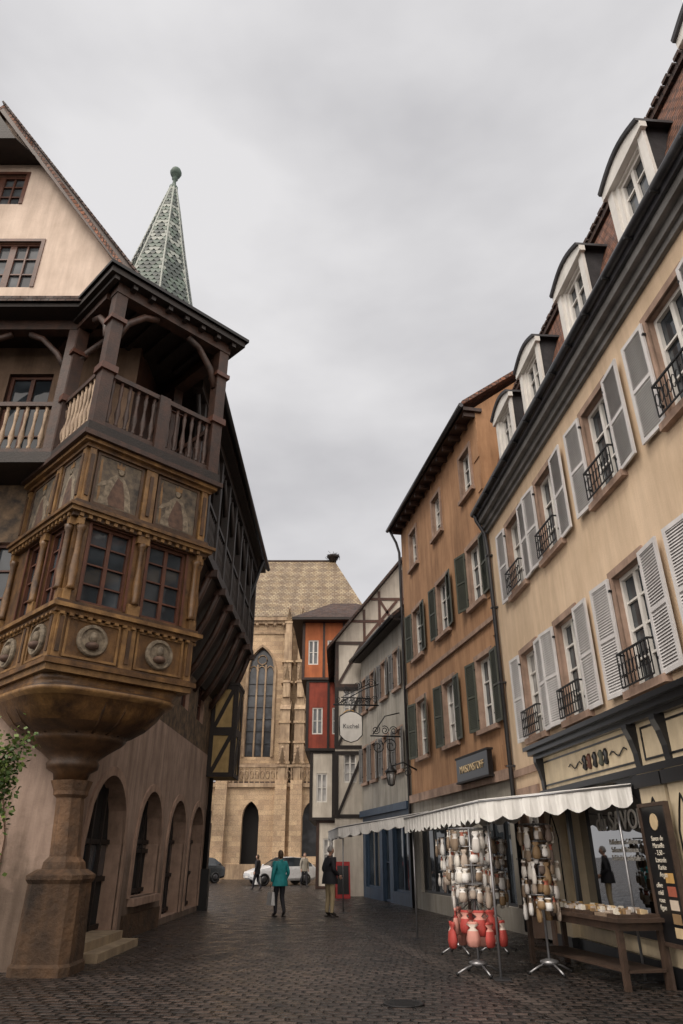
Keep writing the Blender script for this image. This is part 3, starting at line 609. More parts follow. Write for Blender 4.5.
for a,b,c,e,k in ar:
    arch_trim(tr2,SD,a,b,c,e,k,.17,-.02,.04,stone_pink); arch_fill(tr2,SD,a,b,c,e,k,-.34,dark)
    f,sp=curve_fn(a,b,e,k)
    for i in range(1,4): x=a+(b-a)*i/4; tr2.box(SD,x-.04,x+.04,-.335,-.27,c,f(x)-.02,wood_dk)
    for z in (c+.05,c+.9,sp): tr2.box(SD,a,b,-.335,-.28,z,z+.09,wood_dk)
    for i in range(4):
        x0=a+(b-a)*i/4+.06;x1=x0+(b-a)/4-.12; tr2.poly([SD.p(x0,-.325,c+1.0),SD.p(x1,-.325,c+1.0),SD.p(x1,-.325,sp-.02),SD.p(x0,-.325,sp-.02)],glass_ch)
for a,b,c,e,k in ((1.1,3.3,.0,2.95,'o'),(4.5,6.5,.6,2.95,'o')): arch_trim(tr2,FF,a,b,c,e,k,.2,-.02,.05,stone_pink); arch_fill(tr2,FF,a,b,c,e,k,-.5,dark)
tr2.box(SD,4.55,6.95,-.1,.14,.6,.75,stone_pink)
for a,b in ((4.2,7.4),(0,.9)): tr2.box(SD,a,b,0,.06,0,.45,stone)
tr2.done()
wm=MB('windows',E6)
for h in f1: window(wm,FF,*h,fm=wood_rd,cols=2,rows=3,gm=glass)
for h in s1: window(wm,SD,*h,fm=wood_rd,cols=2,rows=3,gm=glass)
for h in g2: window(wm,FF,*h,fm=wood_rd,rows=3,gm=glass)
for i in range(4): window(wm,SD,3+i*2.5,4.1+i*2.5,9.4,11.2,fm=wood_rd,gm=glass)
for a,b,c,e in gw:
    window(wm,FF,a,b,c,e,d=-.12,fm=wood_rd,cols=4,rows=3,gm=glass2,mid=.16,bar=.04); surround(wm,FF,a,b,c,e,.09,wood_rd,.03,False)
wm.done()
st=MB('entrance_steps',E6); st.box(SD,.9,3.4,0,.62,0,.13,stone_step); st.box(SD,1.1,3.3,-.3,.32,.13,.27,stone_step); st.done()
gal=MB('timber_gallery',E6)
gal.box(FF,.9,12,0,.95,8.5,8.74,wood_dk); railing(gal,FF,1.15,12,.8,8.75,10.0,wood_br,wood_bal,.2)
for s in (1.2,3.6,6.0,8.4,10.8):
    gal.box(FF,s-.11,s+.11,.69,.91,8.74,11.9,wood_br)
    for sd in (-1,1): gal.tube([FF.p(s+sd*.08,.8,10.9),FF.p(s+sd*.3,.8,11.3),FF.p(s+sd*.7,.8,11.72),FF.p(s+sd*1.0,.8,11.85)],.07,wood_br,6)
gal.box(FF,.6,12,.68,.92,11.9,12.15,wood_br)
gal.box(FF,0,12,0,1.35,12.15,12.25,wood_dk)
gal.box(SD,1.4,LS,0,1.2,8.5,8.74,wood_dk); railing(gal,SD,1.6,LS,1.1,8.75,10.0,wood_dk,wood_dk,.2)
gal.box(SD,1.2,LS,.98,1.22,11.9,12.15,wood_dk); gal.box(SD,1.0,LS+.3,0,1.48,12.15,12.25,wood_dk)
for s in [1.9+1.45*i for i in range(9)]:
    gal.box(SD,s-.1,s+.1,1.0,1.2,8.74,11.9,wood_dk)
    for sd in (-1,1): gal.tube([SD.p(s+sd*.08,1.1,10.8),SD.p(s+sd*.25,1.1,11.3),SD.p(s+sd*.6,1.1,11.8)],.06,wood_dk,6)
    gal.tube([SD.p(s,.0,6.2),SD.p(s,.35,6.7),SD.p(s,.8,7.6),SD.p(s,1.12,8.5)],.1,wood_br,6)
    gal.box(SD,s-.09,s+.09,0,1.3,8.3,8.5,wood_br)
pr=[(0,6.6),(.25,6.95),(.55,7.5),(.8,8.0),(.95,8.3),(1.05,8.5)]
for i in range(5): gal.poly([SD.p(1.9,pr[i][0],pr[i][1]),SD.p(LS,pr[i][0],pr[i][1]),SD.p(LS,pr[i+1][0],pr[i+1][1]),SD.p(1.9,pr[i+1][0],pr[i+1][1])],wood_dk)
gal.done()
rf=MB('roof',E6)
def sl(fr,a0,a1,d0,z0,d1,z1,t,m): rf.hexa([fr.p(a0,d0,z0),fr.p(a1,d0,z0),fr.p(a1,d1,z1),fr.p(a0,d1,z1),fr.p(a0,d0,z0+t),fr.p(a1,d0,z0+t),fr.p(a1,d1,z1+t),fr.p(a0,d1,z1+t)],m)
sl(SD,.4,LS+.3,1.54,12.25,-.15,13.7,.16,tile_dark)
sl(SD,-.3,LS+.3,-.1,13.5,-4.98,20.6,.16,tile_red); sl(SD,-.3,LS+.3,-9.9,13.5,-4.98,20.6,.16,tile_red)
sl(FF,-.2,12,1.42,12.25,0,13.1,.14,tile_dark)
rf.beam(FF.p(-.05,.27,13.45),FF.p(4.98,.27,20.6),.05,.24,wood_br)
for i in range(48):
    t=i/48; s=-.1+5.08*t; z=13.66+7.12*t; rf.beam(FF.p(s,.3,z),FF.p(s+.13,.3,z+.17),.14,.05,tile_dark)
rf.tube([SD.p(.4,1.58,12.3),SD.p(LS+.3,1.58,12.3)],.08,iron,8)
rf.hexa([FF.p(3.5,0,18.55),FF.p(6.4,0,18.55),FF.p(6.4,.9,18.4),FF.p(3.9,.9,18.4),FF.p(4.9,0,20.1),FF.p(5.1,0,20.1),FF.p(5.1,1.0,19.9),FF.p(4.9,1.0,19.9)],wood_dk)
rf.done()
# Oriel
A=(-4.62,10.68); Wd=2.56
RR=Fr(A,(1,1),(1,-1)); LL=Fr(A,(-1,1),(-1,-1)); GG=Fr((A[0]+Wd*R2,A[1]+Wd*R2),(-1,1),(1,1))
orl=MB('oriel_body',E6); on=MB('oriel_trim',E6); ow=MB('oriel_windows',E6)
def ring(mb,e,z0,z1,m): mb.box(RR,-e,Wd+e,-2.6,e,z0,z1,m)
for fr in (RR,LL,GG):
    ws=[(.30,1.10,5.40,6.84),(1.46,2.26,5.40,6.84)] if fr is RR else [(.28,.95,5.40,6.84),(1.25,1.9,5.40,6.84)]
    wall(orl,fr,0,Wd,4.25,8.5,ws,ochre,ochre,depth=.15)
    for w in ws:
        window(ow,fr,*w,d=-.1,cols=2,rows=4,fm=wood_rd,gm=glass,mid=.07,bar=.028,fw=.05)
        surround(ow,fr,*w,.05,wood_rd,.02,False)
    for s in (.0,1.28 if fr is RR else 1.1,Wd):
        sw=.12
        a=max(s-sw,0) ; b=min(s+sw,Wd)
        on.box(fr,a+.0,b,0,.07,5.36,5.55,ochre_l)
        p=fr.p(min(max(s,.1),Wd-.1),.05,0)
        on.lathe(p[0],p[1],[(5.55,.08),(5.62,.06),(5.9,.08),(6.2,.055),(6.6,.055),(6.65,.08),(6.72,.09)],ochre,8)
        on.box(fr,a,b,0,.1,6.72,6.86,ochre_l)
        on.box(fr,a,b,0,.06,7.18,8.28,ochre_l); on.box(fr,a,b,0,.05,4.42,5.15,ochre_l)
        on.box(fr,(a+b)/2-.035,(a+b)/2+.035,.06,.085,7.3,8.15,ochre_d); on.box(fr,(a+b)/2-.035,(a+b)/2+.035,.05,.07,4.5,5.08,ochre_d)
    mids=[(.17,1.12),(1.44,2.39)] if fr is RR else [(.17,.95),(1.25,2.3)]
    for pi,(a,b) in enumerate(mids):
        on.box(fr,a,b,.0,.015,7.22,8.25,mural_g)
        for q in ((a,a+.05,7.2,8.27),(b-.05,b,7.2,8.27),(a+.05,b-.05,7.2,7.25),(a+.05,b-.05,8.22,8.27)): on.box(fr,q[0],q[1],.0,.035,q[2],q[3],ochre_d)
        c=(a+b)/2; h=.9
        def bl(pts,m,dd=.0175): on.poly([fr.p(c+x*.42,dd,7.28+z*h) for x,z in pts],m)
        bl([(-.75,0),(.75,0),(.68,.2),(.62,.35),(.5,.5),(.3,.66),(.12,.72),(-.15,.73),(-.4,.62),(-.55,.45),(-.6,.25),(-.78,.12)],figm)
        bl([(-.3,0),(.45,0),(.38,.3),(.2,.6),(-.05,.68),(-.25,.4),(-.4,.15)],figb,.0195)
        bl([(-.95,.35),(-.8,.35),(-.35,.5),(-.4,.58),(-.8,.46)],figm,.0215)
        on.loft([[fr.p(c+(.0 if pi else .03)+.075*math.cos(t*math.pi/5)*k,.018+.012*(1-k),7.28+.83*h+.095*math.sin(t*math.pi/5)*k) for t in range(10)] for k in (1,.5)],figm)
        bl([(-.18,.88),(-.2,1.02),(-.08,.95),(0,1.05),(.08,.95),(.2,1.02),(.18,.88)],ochre_l,.026)
        on.poly([fr.p(c-.36,.0165,7.28),fr.p(c-.40,.0165,8.1),fr.p(c-.36,.0165,8.18),fr.p(c-.32,.0165,7.4)],ochre_l)
        for q in ((a,a+.04,4.45,5.12),(b-.04,b,4.45,5.12),(a+.04,b-.04,4.45,4.49),(a+.04,b-.04,5.08,5.12)): on.box(fr,q[0],q[1],.0,.03,q[2],q[3],ochre_l)
        def circ(r,dd): return [fr.p(c+r*math.cos(t*math.pi/10),dd,4.785+r*math.sin(t*math.pi/10)) for t in range(20)]
        on.loft([circ(.27,0),circ(.27,.04),circ(.25,.07),circ(.21,.07),circ(.19,.03),circ(.02,.035)],figm,cap=False,sm=False)
        pc=fr.p(c,.05,4.83); on.sphere(pc,(.075,.075,.1),figm,10); pc=fr.p(c,.045,4.69); on.sphere(pc,(.12,.12,.07),figb,10)
for e,z0,z1,m in ((.06,4.2,4.3,ochre_l),(.12,4.3,4.38,ochre),(.05,4.38,4.42,ochre_d),(.07,5.15,5.22,ochre),(.15,5.22,5.29,ochre_l),(.08,5.29,5.36,ochre_d),
                  (.10,6.86,6.93,ochre_d),(.17,6.93,7.0,ochre_l),(.22,7.0,7.06,ochre),(.1,7.06,7.18,ochre_d),(.08,8.28,8.36,ochre),(.16,8.36,8.43,ochre_l),(.24,8.43,8.53,wood_br),(.18,8.53,8.74,wood_dk)):
    ring(on,e,z0,z1,m)
for fr in (RR,LL,GG):
    for i in range(16): on.box(fr,i*.16,i*.16+.07,.08,.14,6.86-.001,6.925,ochre_l); on.box(fr,i*.16,i*.16+.07,.05,.11,5.1,5.145,ochre_l)
C0=(A[0]+Wd/2*R2-1.31*R2,A[1]+Wd/2*R2+1.31*R2)
def sup(r,z,n,N=40):
    o=[]
    for j in range(N):
        t=2*math.pi*(j+.5)/N; c,s_=math.cos(t),math.sin(t); k=(abs(c)**n+abs(s_)**n)**(-1/n)
        x,y=r*k*c,r*k*s_; o.append((C0[0]+x*R2-y*R2,C0[1]+x*R2+y*R2,z))
    return o
bowl=MB('oriel_corbel',E6)
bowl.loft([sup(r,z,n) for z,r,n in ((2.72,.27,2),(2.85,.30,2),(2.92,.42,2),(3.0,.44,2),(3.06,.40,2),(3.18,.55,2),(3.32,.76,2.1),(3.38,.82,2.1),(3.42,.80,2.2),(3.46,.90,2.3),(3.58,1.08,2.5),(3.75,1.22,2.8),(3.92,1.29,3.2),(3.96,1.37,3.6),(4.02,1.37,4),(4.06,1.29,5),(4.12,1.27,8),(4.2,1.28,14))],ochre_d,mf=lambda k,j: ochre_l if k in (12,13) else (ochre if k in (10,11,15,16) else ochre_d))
for j in range(20):
    t=j*math.pi*2/20; pts=[]
    for z,r in ((3.44,.80),(3.58,1.06),(3.75,1.2),(3.93,1.27)):
        pts.append((C0[0]+r*math.cos(t),C0[1]+r*math.sin(t),z))
    bowl.tube(pts,.035,ochre_d,6)
bowl.done()
col=MB('stone_column',E6); cx0=C0[0]+.17
def sq(w,z,ch=.12):
    p=[(-w,-w+ch),(-w+ch,-w),(w-ch,-w),(w,-w+ch),(w,w-ch),(w-ch,w),(-w+ch,w),(-w,w-ch)]
    return [(cx0+x,C0[1]-.15+y,z) for x,y in p]
col.loft([sq(.46,0),sq(.46,.12),sq(.43,.16),sq(.405,1.2),sq(.44,1.26),sq(.44,1.32),sq(.33,1.40)],stone,sm=False)
def oc8(r,z):
    k=(z-1.4)/1.32; return [(cx0+(C0[0]-cx0)*k*.6+r*math.cos(math.pi/8+j*math.pi/4),C0[1]-.10+r*math.sin(math.pi/8+j*math.pi/4),z) for j in range(8)]
col.loft([oc8(.34,1.4),oc8(.32,1.5),oc8(.24,1.58),oc8(.22,2.45),oc8(.28,2.5),oc8(.28,2.56),oc8(.34,2.72)],stone,sm=False)
col.done(); orl.done(); on.done(); ow.done()
og=MB('oriel_gallery',E6)
railing(og,RR,.1,Wd-.1,.06,8.75,10.0,wood_br,wood_br,.17); railing(og,LL,.1,1.5,.06,8.75,10.0,wood_br,wood_bal,.17); railing(og,GG,.1,1.9,.06,8.75,10.0,wood_br,wood_br,.17)
for fr,s in ((RR,.0),(RR,Wd),(RR,Wd/2),(LL,1.5),(GG,1.9)):
    hh=11.9 if s!=Wd/2 else 9.99
    og.box(fr,s-.12,s+.12,-.06,.18,8.74,hh,wood_br)
    if s!=Wd/2:
        og.box(fr,s-.17,s+.17,-.11,.23,9.95,10.1,wood_rd); og.box(fr,s-.17,s+.17,-.11,.23,11.2,11.3,wood_rd)
og.box(RR,-.14,Wd+.14,-.08,.2,11.9,12.15,wood_br)
for q,(s,sd) in enumerate(((.0,1),(Wd,-1))): og.tube([RR.p(s+sd*.1,.06,10.9),RR.p(s+sd*.25,.06,11.35),RR.p(s+sd*.6,.06,11.75),RR.p(s+sd*.9,.06,11.88)],.075,wood_br,6)
og.tube([LL.p(.1,.06,10.9),LL.p(.25,.06,11.35),LL.p(.6,.06,11.75),LL.p(.9,.06,11.88)],.075,wood_br,6)
og.box(LL,.15,2.5,-.08,.2,11.9,12.15,wood_br); og.box(GG,.15,2.5,-.08,.2,11.9,12.15,wood_br)
e=.40
og.box(RR,-e,Wd+e,-2.9,e,12.155,12.30,wood_dk)
for i in range(8): og.box(RR,-e+.1+i*.42,-e+.2+i*.42,-1.5,e-.05,12.05,12.154,wood_dk)
eb=[RR.p(-e-.06,e+.06,12.3),RR.p(Wd+e+.06,e+.06,12.3),RR.p(Wd+e+.06,-3,12.3),RR.p(-e-.06,-3,12.3)]
ap=(C0[0]-.3,C0[1]+.6,13.7)
for i in range(4):
    p,q=eb[i],eb[(i+1)%4]; og.poly([(p[0],p[1],12.38),(q[0],q[1],12.38),ap],tile_dark); og.poly([p,q,(q[0],q[1],12.38),(p[0],p[1],12.38)],iron)
og.done()
spm=MB('spire',E6); sx,sy=-5.42,15.0
prof=[(12.6,1.35),(14.4,1.35),(14.7,1.48),(15.3,1.24),(16.2,1.02),(18.0,.64),(19.8,.29),(20.9,.06)]
def sr(z):
    for i in range(len(prof)-1):
        if prof[i][0]<=z<=prof[i+1][0]: t=(z-prof[i][0])/(prof[i+1][0]-prof[i][0]); return prof[i][1]+(prof[i+1][1]-prof[i][1])*t
    return .05
spm.loft([[(sx+r*.97*math.cos(math.pi/8+j*math.pi/4),sy+r*.97*math.sin(math.pi/8+j*math.pi/4),z) for j in range(8)] for z,r in prof],sp3,sm=False)
z=14.72; row=0
while z<20.75:
    r0=sr(z);r1=sr(z+.24)
    for j in range(8):
        a0=math.pi/8+j*math.pi/4;a1=a0+math.pi/4
        P=Vector((sx+r0*math.cos(a0),sy+r0*math.sin(a0),z));Q=Vector((sx+r0*math.cos(a1),sy+r0*math.sin(a1),z))
        P1=Vector((sx+r1*math.cos(a0),sy+r1*math.sin(a0),z+.24));Q1=Vector((sx+r1*math.cos(a1),sy+r1*math.sin(a1),z+.24))
        am=(a0+a1)/2; out=Vector((math.cos(am),math.sin(am),.2))
        n=max(1,round((Q-P).length/.17))
        for i in range(n+1 if row%2 else n):
            t0=(i-(.5 if row%2 else 0))/n; t1=t0+1/n; t0=max(t0,0);t1=min(t1,1)
            if t1-t0<.01: continue
            tm_=(t0+t1)/2; lo=out*.04
            pts=[P1.lerp(Q1,t0)+out*.005,P.lerp(Q,t0+.0)+lo+Vector((0,0,.03)),P.lerp(Q,t0+(t1-t0)*.25)+lo+Vector((0,0,-.03)),P.lerp(Q,tm_)+lo+Vector((0,0,-.055)),P.lerp(Q,t1-(t1-t0)*.25)+lo+Vector((0,0,-.03)),P.lerp(Q,t1)+lo+Vector((0,0,.03)),P1.lerp(Q1,t1)+out*.005]
            xx=abs(tm_-.5)*2; ph=(row%10)/10; dd=abs(xx-abs(ph*2-1))
            spm.poly(pts, sp2 if dd<.14 else (sp3 if dd>.45 and random.random()<.8 else random.choice([sp1,sp1,sp3])))
    z+=.18; row+=1
for j in range(8):
    a=math.pi/8+j*math.pi/4; spm.tube([(sx+(r+.02)*math.cos(a),sy+(r+.02)*math.sin(a),z) for z,r in prof[2:]],.035,sp2,5)
spm.lathe(sx,sy,[(20.7,.12),(20.85,.14),(20.9,.07),(21.2,.05),(21.25,.1),(21.3,.06),(21.35,.06),(21.42,.15),(21.55,.19),(21.68,.15),(21.78,.05),(21.85,.02)],copper,12)
spm.done()
tb=MB('timber_bay',E6); TF=Fr((-4.64,25.0),(1,0),(0,-1)); TS=Fr((-3.75,25.0),(0,1),(1,0))
tb.box(TF,0,.89,-1.4,0,4.0,7.1,M('yellow_plaster',(.5,.36,.16),None,3,.9,.3,30,.3))
timber(tb,TF,0,.89,4.0,5.5,wood_dk,1,w=.14); timber(tb,TF,0,.89,5.5,7.1,wood_dk,1,w=.14); timber(tb,TS,0,1.4,4.0,5.5,wood_dk,2,w=.14); timber(tb,TS,0,1.4,5.5,7.1,wood_dk,2,w=.14)
tb.box(TF,-.0,.95,-1.4,.06,7.1,7.2,wood_dk); tb.done()
dp=MB('downpipe',E6); dp.tube([SD.p(12.95,1.5,12.2),SD.p(12.95,.3,8.0),SD.p(12.95,.12,7.5),SD.p(12.95,.12,.1)],.07,iron,8); dp.box(SD,12.8,13.1,.0,.3,0,1.2,iron); dp.done()
dd=MB('side_door',E6); dd.box(SD,13.15,13.85,0,.06,0,3.0,wood_dk); dd.box(SD,13.2,13.8,.06,.1,.1,2.6,wood_br); dd.done()

# ------------------------------------------------------------------ shrub
leaf=[M('leaf_a',(.06,.11,.02),(.03,.06,.015),8,.5,0,10,0),M('leaf_b',(.12,.17,.03),(.06,.10,.02),8,.5,0,10,0)]
sb=MB('potted_shrub'); px,py=-5.3,10.75
sb.lathe(px,py,[(0,.24),(.05,.25),(.5,.33),(.55,.36),(.6,.36),(.6,.30),(.52,.29)],stone,16)
sb.tube([(px,py,.5),(px+.03,py,1.1),(px-.02,py+.02,1.7),(px+.04,py,2.4)],.05,wood_br,8,.02)
br_=[]
for i in range(30):
    a=random.uniform(0,6.28); r=random.uniform(.15,.48); z=random.uniform(1.1,3.05); st_=Vector((px,py,max(.7,z-.4))); en=Vector((px+r*math.cos(a),py+r*math.sin(a),z+random.uniform(0,.3))); sb.tube([st_,st_.lerp(en,.5)+Vector((0,0,.08)),en],.013,wood_br,5,.005); br_.append(en); br_.append(st_.lerp(en,.6))
for c in br_:
    for i in range(75):
        p=c+Vector((random.gauss(0,.11),random.gauss(0,.11),random.gauss(0,.13))); d=Vector((random.gauss(0,1),random.gauss(0,1),random.gauss(-.2,.7))).normalized(); x=d.cross(Vector((random.gauss(0,1),random.gauss(0,1),1))).normalized(); l=random.uniform(.05,.11)
        sb.poly([p,p+d*l*.5+x*l*.32,p+d*l,p+d*l*.5-x*l*.32],random.choice(leaf))
sb.done()

# ------------------------------------------------------------------ market canopy & stalls
def canopy(name,P,zf,zb,posts,nribs=6,vh=.3):
    mb=MB(name); nl,nr,fr_,fl=[Vector(p) for p in P]; N=nribs*4; K=6
    def pt(i,k):
        t=i/N;u=k/K; a=nl.lerp(fl,t); b=nr.lerp(fr_,t); q=a.lerp(b,u); sag=-.05*abs(math.sin(t*nribs*math.pi))*math.sin(u*math.pi) ; return (q.x,q.y,zf+(zb-zf)*u+sag)
    for i in range(N):
        for k in range(K): mb.poly([pt(i,k),pt(i+1,k),pt(i+1,k+1),pt(i,k+1)],canvas,True)
    def val(p,q,n,za,zb_,h=vh):
        p=Vector(p);q=Vector(q)
        for i in range(n*6):
            t0=i/(n*6);t1=(i+1)/(n*6); f=lambda t: h*(.78+.22*abs(math.sin(t*n*math.pi)))
            a=p.lerp(q,t0);b=p.lerp(q,t1);w=.02*math.sin(i*1.3); w1=.02*math.sin((i+1)*1.3)
            mb.poly([(a.x,a.y,za+(zb_-za)*t0),(b.x,b.y,za+(zb_-za)*t1),(b.x+w1,b.y+w1,za+(zb_-za)*t1-f(t1)),(a.x+w,a.y+w,za+(zb_-za)*t0-f(t0))],canvas)
    val(nl,fl,int((fl-nl).length/.33),zf,zf); val(nl,nr,int((nr-nl).length/.33),zf,zb)
    val(fl,fr_,int((fr_-fl).length/.33),zf,zb)
    for a,b,za,zb_ in ((nl,fl,zf,zf),(nr,fr_,zb,zb),(nl,nr,zf,zb),(fl,fr_,zf,zb)):
        mb.tube([(a.x,a.y,za-.03),(b.x,b.y,zb_-.03)],.018,steel,6)
    for x,y,z in posts:
        mb.tube([(x,y,0),(x,y,z)],.02,steel,8); mb.box(W,x-.12,x+.12,y-.12,y+.12,0,.015,zinc)
    return mb.done()
canopy('market_canopy',[(2.15,11.6),(4.5,11.4),(4.15,17.3),(1.45,17.3)],2.38,2.60,[(2.3,11.8,2.3),(1.62,17.1,2.3),(4.3,11.6,2.5)],vh=.34)
canopy('market_canopy',[(-.1,24.2),(2.75,23.6),(2.2,27.4),(-.5,28.6)],2.42,2.85,[(.05,24.4,2.4),(-.35,28.3,2.4)],vh=.36)
def sachet(mb,x,y,z,w,h,rot,m,m2):
    u=(math.cos(rot),math.sin(rot)); n=(-math.sin(rot),math.cos(rot)); R=[]
    for zz,a,b in ((0,.65,.5),(-.1,.9,.35),(-.24,.35,.3),(-.36,.75,.7),(-.7,1,1),(-.95,.85,.75),(-1,.5,.4)):
        R.append([(x+u[0]*w/2*a*math.cos(t*math.pi/3)+n[0]*w/2*.55*b*math.sin(t*math.pi/3),y+u[1]*w/2*a*math.cos(t*math.pi/3)+n[1]*w/2*.55*b*math.sin(t*math.pi/3),z+zz*h) for t in range(6)])
    mb.loft(R,m,mf=lambda k,j: m2 if k in (1,2) else m)
def rack(name,x,y,ztop,rows,pal,big=None,r=.33):
    mb=MB(name); mb.tube([(x,y,.08),(x,y,ztop)],.022,steel,8)
    for k in range(4):
        a=k*math.pi/2+.3; mb.tube([(x,y,.16),(x+.2*math.cos(a),y+.2*math.sin(a),.1),(x+.36*math.cos(a),y+.36*math.sin(a),.03)],.016,steel,6); mb.sphere((x+.36*math.cos(a),y+.36*math.sin(a),.025),.025,iron,6)
    mb.lathe(x,y,[(.1,.05),(.14,.14),(.17,.14),(.2,.04)],steel,12)
    for ri,z in enumerate(rows):
        rr0=r*(1-.12*(ri%2))
        mb.tube([(x+rr0*math.cos(t*math.pi/8),y+rr0*math.sin(t*math.pi/8),z) for t in range(17)],.008,steel,4)
        for k in range(4): a=k*math.pi/2; mb.tube([(x,y,z),(x+rr0*math.cos(a),y+rr0*math.sin(a),z)],.007,steel,4)
        for k in range(15):
            a=k*2*math.pi/15+z*3+random.uniform(-.15,.15); rr=rr0+random.uniform(-.05,.06); h=random.uniform(.17,.32); cx,cy=x+rr*math.cos(a),y+rr*math.sin(a); zz=z-random.uniform(.01,.06)
            mb.tube([(cx,cy,z),(cx,cy,zz)],.003,iron,3)
            sachet(mb,cx,cy,zz,random.uniform(.10,.16),h,a+math.pi/2+random.uniform(-.6,.6),random.choice(pal),random.choice(pal+[goods[1]]))
    if big:
        for k in range(16):
            a=k*2*math.pi/16+random.uniform(-.1,.1); rr=.30+.1*(k%2); cx,cy=x+rr*math.cos(a),y+rr*math.sin(a); z1=.84-.12*(k%2)+random.uniform(-.04,.04)
            mb.tube([(x,y,1.0),(cx,cy,z1+.03),(cx,cy,z1)],.004,iron,4)
            sachet(mb,cx,cy,z1,random.uniform(.19,.25),random.uniform(.30,.38),a+math.pi/2+random.uniform(-.5,.5),random.choice(big),random.choice(big))
    return mb.done()
cr=[flat('linen_%d'%i,c,.8) for i,c in enumerate([(.66,.62,.56),(.40,.33,.27),(.72,.70,.67),(.22,.16,.11),(.52,.49,.46),(.16,.12,.10)])]
rdm=[flat('red_bag',(.38,.05,.04),.7),flat('red_white_bag',(.55,.25,.20),.7),flat('cream_bag',(.62,.52,.45),.7)]
rack('display_rack',2.06,12.2,2.0,[1.98,1.72,1.46,1.2],[cr[0],cr[2],cr[4],cr[2],cr[1],cr[3]],rdm)
rack('display_rack',3.15,12.3,2.1,[2.05,1.8,1.55,1.3,1.05],cr+[goods[3],cr[3],goods[3]],None,.24)
rack('display_rack',2.15,14.6,1.95,[1.9,1.62,1.34],cr,None,.28)
rack('display_rack',2.9,14.9,2.0,[1.9,1.62,1.34,1.05],cr+[goods[3]],None,.28)
tbm=MB('display_table')
TA=Fr((4.1,10.75),(-.22,1),(-1,-.22))
tbm.box(TA,0,3.0,-.4,.4,.78,.83,wood_tbl); tbm.box(TA,.08,2.92,-.34,.34,.68,.78,wood_tbl)
for s in (.1,2.8):
    for d in (-.34,.28): tbm.box(TA,s,s+.08,d,d+.07,0,.68,wood_tbl)
tbm.box(TA,.1,2.9,-.3,.3,.2,.23,wood_tbl)
for i in range(9):
    s=.1+i*.32
    for d in (-.33,.02):
        tbm.box(TA,s,s+.28,d,d+.3,.83,.87,random.choice([cr[3],wood_tbl]))
        for q in range(8): a=s+.03+random.random()*.18;b=d+.03+random.random()*.2; tbm.box(TA,a,a+.06,b,b+.05,.87,.89+random.random()*.05,random.choice([goods[0],goods[3],goods[4],goods[2],cr[4],cr[0],cr[1]]))
tbm.done()
# ------------------------------------------------------------------ hanging signs / lamp
def scroll(mb,fr_u,c,r,turns,m,th=.02,start=0,sgn=1):
    n=int(turns*14); mb.tube([(c[0]+fr_u[0]*rr*math.cos(a),c[1]+fr_u[1]*rr*math.cos(a),c[2]+rr*math.sin(a)) for i in range(n+1) for rr,a in [(r*(1-.75*i/n),start+sgn*i/n*turns*2*math.pi)]],th,m,5)
hs_=MB('hanging_sign'); u=(-1,-.1); x0,y0=1.6,30.0
hs_.tube([(x0,y0,7.35),(x0-1.95,y0-.2,7.35)],.035,iron,6); hs_.tube([(x0,y0,8.25),(x0-.6,y0,8.05),(x0-1.8,y0-.15,7.37)],.025,iron,6)
for i in range(6): scroll(hs_,u,(x0-.15-.32*i,y0,7.6),.16-.008*i,1.6,iron,.016,i)
scroll(hs_,u,(x0-.3,y0,8.3),.2,1.8,iron,.018); scroll(hs_,u,(x0-.9,y0,8.2),.2,1.6,iron,.018,2); scroll(hs_,u,(x0-1.4,y0,8.0),.16,1.6,iron,.018,1)
cx=x0-1.2
hs_.tube([(cx,y0-.12,7.35),(cx,y0-.12,7.0)],.015,iron,5)
sh_=[(-.5,.85),(-.25,1.0),(0,1.05),(.25,1.0),(.5,.85),(.52,.5),(.5,.1),(.28,-.1),(0,-.18),(-.28,-.1),(-.5,.1),(-.52,.5)]
sh_=[(a*.9,b*1.0) for a,b in sh_]
hs_.loft([[(cx+a,y0-.2+d,6.0+b) for a,b in sh_] for d in (0,.07)],white,sm=False)
hs_.tube([(cx+a*1.03,y0-.17,6.0+b*1.02) for a,b in sh_+sh_[:1]],.03,iron,5)
ob=hs_.done(); text('Kuchel',Fr((0,y0-.2),(1,0),(0,-1)),cx,.01,6.38,.25,black,ob,'sign_text',.005)
hs_=MB('wrought_iron_sign'); p=GF.p(.9,0,0); u=GF.n; zz=5.7
def GP(d,z): return (p[0]+u[0]*d,p[1]+u[1]*d,z)
hs_.tube([GP(0,zz),GP(1.2,zz)],.03,iron,6); hs_.tube([GP(0,zz+.9),GP(.6,zz+.75),GP(1.1,zz+.05)],.025,iron,6)
for i in range(3): scroll(hs_,u,GP(.25+.36*i,zz+.22),.17,1.6,iron,.018,i)
scroll(hs_,u,GP(.4,zz-.35),.28,1.5,iron,.02); scroll(hs_,u,GP(.9,zz-.4),.25,1.4,iron,.02,2)
hs_.done()
hs_=MB('wrought_iron_sign'); p=GF.p(5.2,0,0); zz=8.0
hs_.tube([GP(0,zz),GP(1.4,zz)],.03,iron,6); hs_.tube([GP(0,zz+.7),GP(1.3,zz+.05)],.02,iron,6)
for i in range(4): scroll(hs_,u,GP(.2+.36*i,zz-.2),.17,1.6,iron,.02,i)
hs_.tube([GP(1.0+.35*math.cos(t*math.pi/8),zz-.9+.35*math.sin(t*math.pi/8)) for t in range(17)],.025,goods[4],5); hs_.done()
lp=MB('street_lamp'); p=OF.p(8.2,0,0); u=OF.n; zz=4.3
lp.tube([GP(0,zz),GP(.5,zz+.25),GP(.95,zz+.1)],.03,iron,6); scroll(lp,u,GP(.35,zz-.08),.18,1.4,iron,.018)
